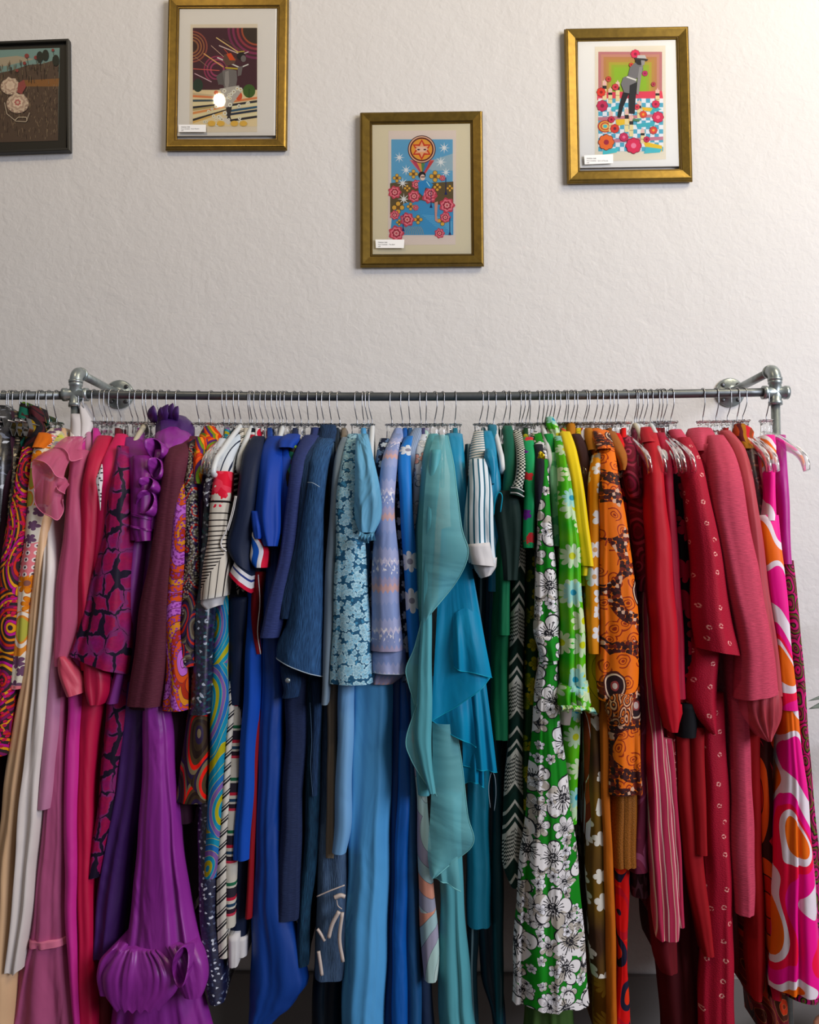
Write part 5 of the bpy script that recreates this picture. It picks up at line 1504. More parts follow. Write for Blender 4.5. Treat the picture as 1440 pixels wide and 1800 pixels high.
# ------------------------------------------------------------------ hangers
g = G('clear_plastic')
g.b.inputs['Base Color'].default_value = (.95, .96, .97, 1)
g.b.inputs['Transmission Weight'].default_value = 1
g.b.inputs['Roughness'].default_value = .04
g.b.inputs['IOR'].default_value = 1.46
lp = g.n('ShaderNodeBsdfTransparent')
mxs = g.n('ShaderNodeMixShader')
mxs.inputs[0].default_value = .7
g.put(mxs.inputs[1], lp.outputs[0])
g.put(mxs.inputs[2], g.b.outputs[0])
g.put(g.out.inputs['Surface'], mxs.outputs[0])
m_clear = g.mat
m_clear_neck = g.mat.copy()
for nd in m_clear_neck.node_tree.nodes:
    if nd.type == 'MIX_SHADER':
        nd.inputs[0].default_value = .95
m_white_plastic = plain('white_plastic', '#dfe2e4', .35)
m_cream_plastic = plain('cream_plastic', '#cfc5b0', .4)
m_wire = plain('hook_wire', '#9a9a9c', .28, 1.0, g=1)


def hook_path():
    """over the rod (local origin = rod centre), down, a kink back, down into the neck"""
    r = .0126
    pts = [(0, r * math.cos(a), r * math.sin(a)) for a in np.linspace(-.35, math.pi, 14)]
    pts += [(0, -r, -.012), (0, -r * .95, -.028), (0, -r * .3, -.05), (0, 0, -.058), (0, 0, -.074)]
    return smooth_path(pts, 3)


def strip_mesh(name, path, wx, hz):
    """an arm of oblong section swept along a path in the hanger's own plane"""
    P = np.array(path)
    t = np.gradient(P, axis=0)
    t /= np.linalg.norm(t, axis=1)[:, None]
    nrm = np.stack([np.zeros(len(P)), -t[:, 2], t[:, 1]], -1)
    prof = [(-.5, -.28), (-.28, -.5), (.28, -.5), (.5, -.28), (.5, .28), (.28, .5), (-.28, .5), (-.5, .28)]
    V, Fc, m = [], [], len(prof)
    for i, p in enumerate(P):
        for a, b in prof:
            V.append((p[0] + a * wx, p[1] + nrm[i][1] * b * hz[i], p[2] + nrm[i][2] * b * hz[i]))
    for i in range(len(P) - 1):
        for k in range(m):
            k2 = (k + 1) % m
            Fc.append((i * m + k, i * m + k2, (i + 1) * m + k2, (i + 1) * m + k))
    Fc.append(tuple(range(m - 1, -1, -1)))
    Fc.append(tuple((len(P) - 1) * m + k for k in range(m)))
    return V, Fc


def proto(kind):
    root = thing('clothes_hanger', 'x', 'hanger', (0, 0, 0), 'hangers on the rail')
    tube('hook', hook_path(), .00125, m_wire, root, 6)
    if kind in ('clear', 'long'):
        k_ = .88 if kind == 'long' else .6
        # fluted neck block with a flared cap
        V, Fc, n = [], [], 32
        lev = [(-.068, 1.22), (-.0705, 1.26), (-.0735, 1.0), (-.085, .92), (-.1, .98), (-.112, 1.12)]
        for z, k in lev:
            for i in range(n):
                a = 2 * math.pi * i / n
                fl = 1 + .1 * math.cos(8 * a)
                V.append((.0128 * k * fl * math.copysign(abs(math.cos(a)) ** .7, math.cos(a)), .0125 * k * fl * math.copysign(abs(math.sin(a)) ** .7, math.sin(a)), z))
        for j in range(len(lev) - 1):
            for i in range(n):
                i2 = (i + 1) % n
                Fc.append((j * n + i, (j + 1) * n + i, (j + 1) * n + i2, j * n + i2))
        Fc.append(tuple(range(n)))
        link_mesh('neck', V, Fc, m_clear_neck, root)
        V, Fc = [], []
        for s in (-1, 1):
            ys = [.0, .03, .07, .11, .15, .18, .197, .207, .211]
            zs = [-.11, -.116, -.128, -.142, -.156, -.17, -.183, -.198, -.211] if kind == 'long' else [-.11, -.118, -.134, -.15, -.166, -.182, -.196, -.206, -.214]
            hz = [.03, .027, .025, .024, .023, .024, .026, .026, .018] if kind == 'long' else [.03, .026, .022, .02, .019, .019, .019, .018, .012]
            v, f = strip_mesh('arm', [(0, s * y * k_, z) for y, z in zip(ys, zs)], .011, hz)
            Fc += [tuple(i + len(V) for i in q) for q in f]
            V += v
        link_mesh('shoulder_bar', V, Fc, m_clear, root)
    elif kind == 'clip':
        tube('clip_bar', [(0, -.15, -.086), (0, -.02, -.0835), (0, 0, -.075), (0, .02, -.0835), (0, .15, -.086)], .002, m_wire, root, 8)
        for y in (-.11, .11):
            V, Fc = [], []
            for s_ in (-1, 1):
                b = len(V)
                for xx, zz in ((.001, -.076), (.0035, -.086), (.008, -.1), (.0015, -.118)):
                    for yy in (y - .011, y + .011):
                        V += [(s_ * xx, yy, zz), (s_ * (xx + .0016), yy, zz)]
                for k in range(3):
                    i = b + k * 4
                    Fc += [(i, i + 2, i + 6, i + 4), (i + 1, i + 5, i + 7, i + 3), (i, i + 4, i + 5, i + 1), (i + 2, i + 3, i + 7, i + 6)]
            link_mesh('clip', V, Fc, m_wire, root, smooth=False)
    else:
        mt = m_white_plastic if 'white' in kind else m_cream_plastic
        a_ = .205 if kind == 'wide_white' else .135
        ys = np.linspace(-a_, a_, 21)
        pts = [(0, y, -.076 - (.115 if kind == 'wide_white' else .1) * (abs(y) / a_) ** 1.1) for y in ys]
        zt = pts[0][2]
        pts = [(0, -a_ + .016, zt - .024), (0, -a_ - .001, zt - .018)] + pts[1:-1] + [(0, a_ + .001, zt - .018), (0, a_ - .016, zt - .024)]
        tube('shoulder_bar', smooth_path(pts, 3), .0066, mt, root, 10, flat=1.0)
        tube('trouser_bar', [(0, -a_ + .016, zt - .024), (0, -.1, zt - .03), (0, .1, zt - .03), (0, a_ - .016, zt - .024)], .0045, mt, root, 8)
    return root


HOOKS = [7, 18, 22, 28, 41, 47, 51, 70, 74, 87, 100, 144, 153, 166, 182, 189, 199, 214, 234, 244, 256, 261, 272, 284, 297, 314, 350, 372,
         394, 403, 414, 424, 439, 443, 452, 463, 473, 482, 492, 498, 504, 518, 530, 543, 559, 570, 583, 597, 628, 639, 647, 654, 689, 708,
         721, 740, 749, 764, 778, 800, 844, 856, 868, 885, 895, 913, 918, 925, 931, 945, 953, 959, 965, 972, 979, 992, 997, 1004, 1011,
         1026, 1031, 1045, 1055, 1067, 1073, 1082, 1098, 1115, 1119, 1124, 1132, 1144, 1155, 1161, 1166, 1179, 1235, 1258, 1278, 1295, 1305, 1347]
WHITE = {443, 498, 654, 868, 953, 1119, 1124, 1144}
CREAM = {256, 1115}
LONG = {153, 166, 394, 403, 414, 1098, 1132, 1155, 1161, 1166, 1295, 1305, 1347}
PRO = {k: proto(k) for k in ('clear', 'long', 'white', 'wide_white', 'cream', 'clip')}
CLIP = {70, 74, 87, 47, 22}
used = set()
free = sorted(GARMENTS, key=lambda q: q[0])
taken = {}
order = []
for h in HOOKS:                                   # each hook carries the nearest garment that has none yet
    best = min((q for q in free if q[1].name not in taken), key=lambda q: abs(q[0] - h), default=None)
    if best and abs(best[0] - h) <= 14:
        taken[best[1].name] = h
        order.append((h, best[2]))
    else:
        order.append((h, None))
spare = 0
prev, spare_last = None, 0
for h, short in order:
    kind = 'wide_white' if h == 424 else 'white' if h in WHITE else 'cream' if h in CREAM else 'long' if h in LONG else 'clip' if h in CLIP else 'clear'
    word = {'clear': 'clear plastic', 'long': 'wide clear plastic', 'clip': 'steel clip', 'white': 'white tubular', 'wide_white': 'wide white tubular', 'cream': 'cream plastic'}[kind]
    src = PRO[kind]
    first = kind not in used
    used.add(kind)
    if first:
        o, kids = src, list(src.children)
    else:
        o = src.copy()
        COL.objects.link(o)
        kids = []
        for ch in src.children:
            c = ch.copy()
            COL.objects.link(c)
            c.parent = o
            kids.append(c)
    p = px(h, 690, 0.0)
    x = float(p[0])
    o.location = (x, 0, rod_z(x) if XL < x < XR else RODZ - .002)
    side = -1 if h < 742 else 1
    o.rotation_euler = (0, rng.uniform(-.015, .015), rng.uniform(-.07, .07))
    for c in kids:
        if c.name.startswith('hook'):
            c.rotation_euler = (0, 0, side * rng.uniform(.1, .62))
    if short:
        ws = short.split()
        o['label'] = f'{word} hanger holding the ' + ' '.join(ws[:9])
        o['label'] = ' '.join(o['label'].split()[:16])
        prev, spare_last = short, 0
    else:
        spare += 1
        spare_last = (spare_last or 0) + 1
        o['label'] = f'spare {word} hanger, ' + ('first', 'second', 'third', 'fourth')[spare_last - 1] + ' to the right of the ' + ' '.join((prev or 'x').split()[:7])
        o['label'] = ' '.join(o['label'].split()[:16])

# ------------------------------------------------------------------ framed pictures
def ink_mat():
    g = G('printed_ink')
    at = g.n('ShaderNodeVertexColor', layer_name='Ink')
    g.put(g.b.inputs['Base Color'], at.outputs[0])
    g.b.inputs['Roughness'].default_value = .6
    g.b.inputs['Specular IOR Level'].default_value = .25
    return g.mat


m_ink = ink_mat()
g = G('antique_gold')
tc = g.n('ShaderNodeTexCoord').outputs['Object']
n_ = g.noise(tc, 55, 5, .5)
g.put(g.b.inputs['Base Color'], g.mix(n_, '#6c5832', '#a4884c'))
g.b.inputs['Metallic'].default_value = .85
g.b.inputs['Roughness'].default_value = .36
m_gold = g.mat
m_gold_dark = plain('dark_gold_bead', '#5c4826', .4, .7)  # darker gold for the inner bead
m_blackframe = plain('black_frame', '#26241f', .45)
m_matwhite = plain('mat_board', '#f4f1ea', .85, g=1)
m_matcream = plain('mat_board_cream', '#eadfbe', .85, g=1)
m_matblack = plain('mat_board_charcoal', '#45423a', .85)
m_paper = plain('print_paper', '#efe4cc', .8, g=1)
m_paper2 = plain('print_paper_pink', '#eeded0', .8, g=1)
m_card = plain('label_card', '#e8e6e4', .7, g=1)
m_type = plain('label_type', '#2a2a2c', .7)
g = G('picture_glass')
tp = g.n('ShaderNodeBsdfTransparent')
gl = g.n('ShaderNodeBsdfGlossy')
gl.inputs['Roughness'].default_value = .02
mx = g.n('ShaderNodeMixShader')
fr = g.n('ShaderNodeFresnel')
fr.inputs[0].default_value = 1.33
g.put(mx.inputs[0], fr.outputs[0])
g.put(mx.inputs[1], tp.outputs[0])
g.put(mx.inputs[2], gl.outputs[0])
g.put(g.out.inputs['Surface'], mx.outputs[0])
m_glass = g.mat


class Art:
    """flat printed shapes, each a hair proud of the one before, drawn in photo pixels"""

    def __init__(s, Y):
        s.Y, s.V, s.F, s.C, s.k = Y, [], [], [], 0

    def poly(s, pts, col):
        s.k += 1
        b = len(s.V)
        P = px([p[0] for p in pts], [p[1] for p in pts], s.Y - .000004 * s.k)
        s.V += [tuple(p) for p in P]
        s.F.append(tuple(range(b, b + len(pts))))
        s.C.append(rgba(col, 1.45))

    def rect(s, x0, y0, x1, y1, col):
        s.poly([(x0, y0), (x0, y1), (x1, y1), (x1, y0)], col)

    def disc(s, x, y, r, col, n=20, ry=None):
        s.poly([(x + r * math.cos(a), y + (ry or r) * math.sin(a)) for a in np.linspace(0, 2 * math.pi, n, endpoint=False)], col)

    def clip_disc(s, x, y, r, col, box_):
        x0, y0, x1, y1 = box_
        s.poly([(min(x1, max(x0, x + r * math.cos(a))), min(y1, max(y0, y + r * math.sin(a)))) for a in np.linspace(0, 2 * math.pi, 40, endpoint=False)], col)

    def line(s, pts, w, col):
        for (x0, y0), (x1, y1) in zip(pts, pts[1:]):
            L = math.hypot(x1 - x0, y1 - y0) or 1
            nx, ny = -(y1 - y0) / L * w / 2, (x1 - x0) / L * w / 2
            s.poly([(x0 + nx, y0 + ny), (x1 + nx, y1 + ny), (x1 - nx, y1 - ny), (x0 - nx, y0 - ny)], col)

    def flower(s, x, y, r, col, cen, n=8, rim=None):
        for k in range(n):
            a = 2 * math.pi * k / n
            if rim:
                s.disc(x + .62 * r * math.cos(a), y + .62 * r * math.sin(a), r * .43, rim, 9)
        for k in range(n):
            a = 2 * math.pi * k / n
            s.disc(x + .62 * r * math.cos(a), y + .62 * r * math.sin(a), r * .36, col, 9)
        s.disc(x, y, r * .34, cen, 10)

    def rose(s, x, y, r, cols):
        for i, k in enumerate((1, .78, .56, .34, .16)):
            c = cols[i % len(cols)]
            s.poly([(x + r * k * (1 + .13 * math.cos(7 * a + i)) * math.cos(a), y + r * k * (1 + .13 * math.cos(7 * a + i)) * math.sin(a)) for a in np.linspace(0, 2 * math.pi, 28, endpoint=False)], c)

    def star(s, x, y, r, col, n=8, inner=.28):
        s.poly([(x + (r if i % 2 == 0 else r * inner) * math.sin(math.pi * i / n), y - (r if i % 2 == 0 else r * inner) * math.cos(math.pi * i / n)) for i in range(2 * n)], col)

    def build(s, name, parent):
        o = link_mesh(name, s.V, s.F, m_ink, parent, smooth=False)
        a = o.data.color_attributes.new('Ink', 'FLOAT_COLOR', 'CORNER')
        c = np.concatenate([np.tile(np.array(cc, np.float32), (len(f), 1)) for cc, f in zip(s.C, s.F)])
        a.data.foreach_set('color', c.ravel())
        return o


def mitred(name, cx, cz, w, h, prof, mat, parent, rot=0.0):
    """a moulding profile [(inset from the outer edge, y)] run round a rectangle"""
    V, Fc = [], []
    m = len(prof)
    for sx, sz in ((-1, -1), (1, -1), (1, 1), (-1, 1)):
        for d, y in prof:
            V.append((sx * (w / 2 - d), y, sz * (h / 2 - d)))
    for k in range(4):
        k2 = (k + 1) % 4
        for i in range(m - 1):
            Fc.append((k * m + i, k2 * m + i, k2 * m + i + 1, k * m + i + 1))
    c, s_ = math.cos(rot), math.sin(rot)
    V = [(cx + x * c - z * s_, y, cz + x * s_ + z * c) for x, y, z in V]
    return link_mesh(name, V, Fc, mat, parent, smooth=False)


def plate(name, corners, Y, t, mat, parent):
    """thin board whose face has the given photo-pixel corners (TL, TR, BR, BL)"""
    P = px([c[0] for c in corners], [c[1] for c in corners], Y)
    V = [tuple(p) for p in P] + [(p[0], Y + t, p[2]) for p in P]
    Fc = [(3, 2, 1, 0), (4, 5, 6, 7)] + [(i, (i + 1) % 4, (i + 1) % 4 + 4, i + 4) for i in range(4)]
    return link_mesh(name, V, Fc, mat, parent, smooth=False)


def picture(label, corners, bar, gold, mat, inner, paper, paper_mat, art, card=None):
    """corners: the frame's outer TL, TR, BR, BL in photo pixels at its front face"""
    YF, YM = .272, .2835
    P = px([c[0] for c in corners], [c[1] for c in corners], YF)
    root = thing('framed_picture', label, 'picture', tuple(P.mean(0)))
    w = (np.linalg.norm(P[1] - P[0]) + np.linalg.norm(P[2] - P[3])) / 2
    h = (np.linalg.norm(P[3] - P[0]) + np.linalg.norm(P[2] - P[1])) / 2
    rot = math.atan2(P[1][2] - P[0][2] + P[2][2] - P[3][2], P[1][0] - P[0][0] + P[2][0] - P[3][0])
    c = P.mean(0)
    if gold:
        prof = [(.004, WALL_Y - .0003), (0, .288), (0, .283), (.003, .278), (.0035, .275), (.007, YF + .001), (.009, YF + .001), (bar - .007, YF + .005), (bar - .006, YF + .008), (bar - .002, YF + .0085), (bar, YF + .0115), (bar, YM + .002)]
        fr_ = mitred('frame', c[0], c[2], w, h, prof, m_gold, root, rot)
        mitred('inner_bead', c[0], c[2], w - 2 * (bar - .0062), h - 2 * (bar - .0062), [(-.0006, YF + .0075), (.0004, YF + .0062), (.0022, YF + .0062), (.003, YF + .0075)], m_gold_dark, fr_, rot)
    else:
        prof = [(.002, WALL_Y - .0003), (0, .29), (0, YF + .001), (.001, YF), (.006, YF), (.007, YF + .001), (.007, YM + .002)]
        mitred('frame', c[0], c[2], w, h, prof, m_blackframe, root, rot)
    ic = np.mean(np.array(inner, float), 0)
    inner = [tuple(np.array(q) + np.sign(np.array(q) - ic) * 3.0) for q in inner]
    plate('mat_board', inner, YM, .004, mat, root)
    pp = plate('print', paper, YM - .0004, .0003, paper_mat, root)
    art.build('artwork', pp)
    P_ = px([q[0] for q in inner], [q[1] for q in inner], YM - .003)
    link_mesh('glass', [tuple(q) for q in P_], [(3, 2, 1, 0)], m_glass, root, smooth=False)
    if card:
        cr, lines = card
        cd = plate('label_card', cr, YF + .0035, .0006, m_card, root)
        x0, y0 = cr[0]
        hh = cr[3][1] - cr[0][1]
        for i, (txt, sz) in enumerate(lines):
            cu = bpy.data.curves.new('lettering', 'FONT')
            cu.body = txt
            q0 = px(x0 + 4.5, y0 + hh * (.42 + .23 * i), YF + .0033)
            q1 = px(x0 + 4.5, y0 + hh * (.42 + .23 * i) - sz, YF + .0033)
            cu.size = float(q1[2] - q0[2]) * 1.35
            tmp = bpy.data.objects.new('lettering', cu)
            COL.objects.link(tmp)
            bpy.context.view_layer.update()
            me = bpy.data.meshes.new_from_object(tmp.evaluated_get(bpy.context.evaluated_depsgraph_get()))
            bpy.data.objects.remove(tmp)
            lt = bpy.data.objects.new('lettering', me)
            COL.objects.link(lt)
            me.materials.clear()
            me.materials.append(m_type)
            lt.matrix_world = Matrix.Translation(Vector(q0)) @ Matrix.Rotation(rot, 4, 'Y') @ Matrix.Rotation(math.pi / 2, 4, 'X')
            bpy.context.view_layer.update()
            mw = lt.matrix_world.copy()
            lt.parent = cd
            lt.matrix_parent_inverse = cd.matrix_world.inverted()
            lt.matrix_world = mw
    return root


AY = .2829
R_ = random.Random(3)
# --- black frame, left edge: two frosted cups in a meadow
A = Art(AY)
A.poly([(-60, 90), (105, 84), (102, 247), (-60, 252)], '#7a9896')
A.poly([(-60, 108), (30, 98), (60, 104), (10, 116), (-60, 124)], '#a59c8a')
A.poly([(-60, 128), (0, 128), (20, 124), (50, 114), (75, 112), (104, 103), (102, 247), (-60, 252)], '#5c4c40')
A.poly([(40, 141), (104, 138), (103, 152), (44, 153)], '#8a6238')
A.poly([(-60, 152), (103, 152), (102, 247), (-60, 252)], '#5a4a3e')
for k in range(420):
    x, y = R_.uniform(-50, 101), R_.uniform(156, 246)
    A.line([(x, y), (x + R_.uniform(-2, 2), y - R_.uniform(3, 9))], .7, R_.choice(['#8a7660', '#3a302a', '#9a866c', '#6c584a', '#46382e']))
for k in range(110):
    x, y = R_.uniform(-40, 103), R_.uniform(114, 150)
    A.line([(x, y), (x + R_.uniform(-1, 1), y - R_.uniform(4, 12))], .8, R_.choice(['#6e5e4a', '#3c3430', '#83765e', '#40352c']))
for x, y, r in ((47, 98, 4), (63, 101, 3.4), (43, 111, 3), (93, 88, 2.6), (30, 124, 2.6)):
    A.line([(x, y), (x + 4, y + 22)], .7, '#3a342c')
    A.disc(x, y, r, '#8c4440', 10)
for x, y in ((70, 100), (80, 97), (98, 106)):
    A.disc(x, y, 6, '#33362e', 12, 10)
for cx, cy, r in ((18, 152, 17), (31, 182, 20)):
    A.disc(cx, cy, r, '#a08a7c', 24, r * .86)
    A.rose(cx, cy - 2, r * .8, ['#c4b4a4', '#b09a8a', '#d0c0b0', '#b06c68' if r > 18 else '#cabaa8'])
    for a in np.linspace(0, 6.2, 14):
        A.disc(cx + r * .86 * math.cos(a), cy + r * .74 * math.sin(a), 1.6, '#c8bca8', 8)
A.poly([(32, 146), (42, 140), (46, 152), (38, 166), (30, 162)], '#94504c')
A.line([(8, 180), (12, 200), (28, 213), (46, 214), (52, 198)], 1.6, '#a89c8c')
A.line([(26, 212), (32, 206), (46, 206), (48, 212)], 1.4, '#b8ac98')
picture('black-framed photograph of two frosted cups in a meadow at the left edge', [(-92, 76), (123, 67), (119, 264), (-92, 271)], .02, False, m_matblack,
        [(-84, 82), (117, 73), (113, 258), (-84, 264)], [(-62, 89), (106, 83), (103, 248), (-62, 253)], m_matblack, A)

# --- gold frame, top left: night dancer collage
A = Art(AY)
bx = (339, 49, 452, 222)
A.rect(*bx, '#43222c')
for r, c in ((28, '#8c4a3c'), (25.5, '#4a1c28'), (23, '#8c5a3c'), (20.5, '#4a1c28'), (18, '#94603c'), (15.5, '#4a1c28'), (13, '#8c5a3c'), (10, '#3c2420')):
    A.clip_disc(337, 82, r, c, bx)
for r, c in ((52, '#70284c'), (48, '#43222c'), (44, '#7c2c50'), (40, '#48202c'), (36, '#8c3440'), (32, '#48202c'), (28, '#9c4a30'), (25, '#382c24')):
    A.clip_disc(452, 52, r, c, bx)
for r, c in ((24, '#8a3050'), (21.5, '#451f30'), (19, '#8a3458'), (16, '#451f30'), (13, '#943c60'), (10, '#451f30')):
    A.clip_disc(382, 122, r, c, (353, 98, 402, 140))
A.rect(339, 158, 452, 222, '#d0c098')
for y, c in ((160, '#b8aa88'), (164, '#c87848'), (172, '#3a4c54'), (178, '#d8c8a0'), (184, '#24242c'), (188, '#a89868'), (194, '#c88850'), (200, '#d8c8a0'), (206, '#24242c'), (210, '#caa860')):
    A.poly([(339, y + 3), (339, y + 7), (398, y + 2 - (y - 180) * .5), (398, y - 1 - (y - 180) * .5)], c)
for y, c in ((170, '#c87c4c'), (176, '#2a2a32'), (180, '#d8caa4'), (186, '#24506c'), (192, '#1c2c40'), (198, '#d8caa4'), (203, '#24242c')):
    A.poly([(398, y + 8), (398, y + 12), (452, y + 4), (452, y)], c)
A.disc(348, 150, 9, '#24382c', 14, 12)
A.disc(438, 160, 11, '#3c5c24', 16, 12)
A.line([(438, 172), (438, 156)], 1, '#1c3018')
A.disc(420, 169, 6, '#c4502c', 14, 8)
A.disc(380, 163, 4, '#c4582c', 12)
for p, q, w, c in (((380, 66), (418, 91), 1.8, '#d4b478'), ((391, 68), (430, 92), .8, '#6c5440'), ((385, 80), (424, 96), 1.8, '#c8b4b0'), ((424, 96), (437, 91), 1.8, '#c8b4b0'),
                   ((371, 80), (398, 104), .9, '#d0b098'), ((358, 94), (393, 118), 2, '#d8a060'), ((382, 101), (422, 119), 2.2, '#d8d0c8'), ((422, 119), (437, 113), 2, '#d8d0c8'),
                   ((340, 121), (386, 124), 1.4, '#c85c50'), ((342, 129), (372, 144), 1.6, '#c0a0a8'), ((394, 86), (413, 108), .9, '#c85038'), ((396, 119), (418, 121), 2.6, '#b4a030'),
                   ((384, 148), (396, 144), 1.4, '#a8a098'), ((342, 99), (366, 118), .8, '#9a7860'), ((415, 92), (430, 90), 1.6, '#b8a83c')):
    A.line([p, q], w, c)
A.poly([(394, 96), (404, 94), (416, 104), (412, 112), (398, 116), (392, 106)], '#5c4438')
A.poly([(398, 95), (406, 93), (414, 106), (404, 106)], '#c4481c')
A.disc(424, 99, 8, '#1c1618', 16, 7)
A.disc(428, 103, 4.6, '#6c6664', 14, 6)
A.poly([(391, 124), (402, 121), (416, 124), (417, 140), (414, 158), (398, 165), (393, 150), (390, 136)], '#6e6a68')
A.poly([(391, 126), (380, 134), (384, 148), (395, 150)], '#5a5654')
A.poly([(396, 126), (402, 124), (403, 145), (400, 160), (395, 148)], '#8c8884')
A.poly([(418, 118), (427, 116), (424, 132), (418, 134)], '#6a6462')
A.poly([(386, 156), (420, 150), (424, 162), (412, 178), (404, 190), (394, 188), (393, 172)], '#a8a49c')
A.poly([(397, 189), (408, 186), (405, 205), (408, 214), (398, 214), (400, 204)], '#2a2628')
A.poly([(394, 206), (402, 210), (410, 218), (400, 219), (393, 212)], '#c4c0b8')
for k in range(34):
    x, y = R_.choice([(R_.uniform(388, 424), R_.uniform(155, 175)), (R_.uniform(350, 450), R_.uniform(180, 222)), (R_.uniform(350, 400), R_.uniform(200, 220))])
    A.flower(x, y, R_.uniform(2.4, 4.2), '#dcd4c4', R_.choice(['#b89c48', '#8c7c60']), 7)
for x in (372, 388, 412, 428):
    A.disc(x, 217, 7, '#cca848', 12, 5)
picture('gold-framed night dancer collage, top left beside the black frame', [(294, -8), (507, -9), (503.5, 260), (289, 261)], .033, True, m_matwhite,
        [(314, 14), (484, 12), (481, 235), (312, 236)], [(335, 43), (453, 42), (452, 232), (333, 233)], m_paper, A,
        ([(314, 219), (362, 219), (362, 232), (314, 232)], [('MARIA INK', 2.3), ('Print Available - Dark Matters', 1.9), ('£50', 1.9)]))

# --- gold frame, lower middle: balloon and roses
A = Art(AY)
A.rect(688, 245, 796, 330, '#5a96b4')
A.poly([(740, 290), (765, 280), (796, 270), (796, 300), (760, 300)], '#8ca4ac')
A.poly([(686, 322), (720, 318), (750, 322), (797, 319), (797, 376), (686, 376)], '#5a4c30')
A.poly([(712, 357), (740, 352), (797, 366), (797, 413), (686, 413), (690, 372)], '#3c88b0')
for k in range(14):
    A.line([(742 + k * 3, 378 + k * 2.6), (766 + k * 2, 380 + k * 2.2), (795, 390 + k * 1.6)], .6, '#6cb0c8')
for k in range(10):
    x = 712 + k * 3.4
    A.line([(x - 4, 398), (x, 404), (x + 2, 412)], 1.1, '#8c8c78')
A.poly([(720, 281), (764, 281), (748, 306), (738, 303)], '#c06860')
for i, c in enumerate(('#a83c58', '#c88c3c', '#4c7c4c', '#3c6c9c', '#b43c3c')):
    A.poly([(724 + 8 * i, 283), (731 + 8 * i, 283), (743 + i * 1.2, 304), (740 + i * 1.2, 304)], c)
for r, c in ((24.5, '#4c1c24'), (23, '#e0a888'), (21, '#5c2020'), (18.5, '#cf9434')):
    A.disc(741.5, 262.5, r, c, 36)
A.star(741.5, 263, 18.5, '#b43820', 6, .58)
A.star(741.5, 263, 14, '#dc9c6c', 6, .5)
A.poly([(730, 262), (736, 258), (747, 258), (753, 262), (747, 267), (736, 267)], '#e0b098')
A.disc(736, 263, 2.6, '#4c2c34', 10, 1.4)
A.disc(747, 263, 2.6, '#4c2c34', 10, 1.4)
for x, y, r in ((702, 277, 10), (781, 260, 10.5), (775, 285, 11), (714, 299, 10), (708, 322, 10.5), (784, 303, 9.5), (710, 350, 11)):
    A.star(x, y, r, '#ece4cc', 8, .24)
for x, y, r in ((698, 313, 7.5), (727, 306, 8), (765, 310, 10), (769, 329, 7), (791, 331, 6), (700, 365, 11), (722, 363, 7), (735, 386, 8), (778, 388, 9), (702, 391, 5.5), (716, 331, 6)):
    A.flower(x, y, r, '#cc9c3c', '#6c4a1c', 4, '#4a3818')
for x, y, r in ((694, 338, 11), (728, 345, 10.5), (732, 324, 8), (755, 344, 13), (757, 340, 10), (786, 361, 13), (716, 386, 12), (783, 382, 9), (697, 410, 13), (773, 410, 8.5), (694, 378, 8), (731, 365, 5), (778, 313, 5)):
    A.rose(x, y, r, ['#b03c4c', '#d8707c', '#8c2838', '#e09490'])
A.disc(742, 308, 6.5, '#221c1c', 16, 6.5)
A.disc(743, 312, 4.4, '#d0b4a4', 14, 5.5)
A.line([(740, 311), (747, 311)], 1.6, '#1c1818')
A.poly([(735, 320), (748, 316), (762, 324), (758, 332), (748, 330), (744, 345), (736, 338)], '#2c80b0')
A.line([(750, 319), (756, 328)], 1.4, '#a8d4e4')
A.poly([(764, 356), (770, 354), (768, 380), (771, 392), (765, 388)], '#c08878')
for x, y in ((784, 342), (709, 406), (758, 365), (791, 413)):
    A.line([(x, y - 30), (x, y)], 1, '#22285c')
    A.poly([(x - 2.4, y), (x, y - 7), (x + 2.4, y)], '#22285c')
picture('gold-framed balloon and roses collage, the lowest of the pictures', [(633, 195.5), (850, 191.5), (850.5, 466), (632, 467)], .0355, True, m_matcream,
        [(656, 216), (828, 213), (828, 443), (655, 444)], [(683, 230), (802, 229), (801, 430), (682, 431)], m_paper2, A,
        ([(660, 421), (711, 421), (710, 436), (661, 436)], [('MARIA INK', 2.5), ('Print Available - The Bath', 2.1), ('£50', 2.1)]))

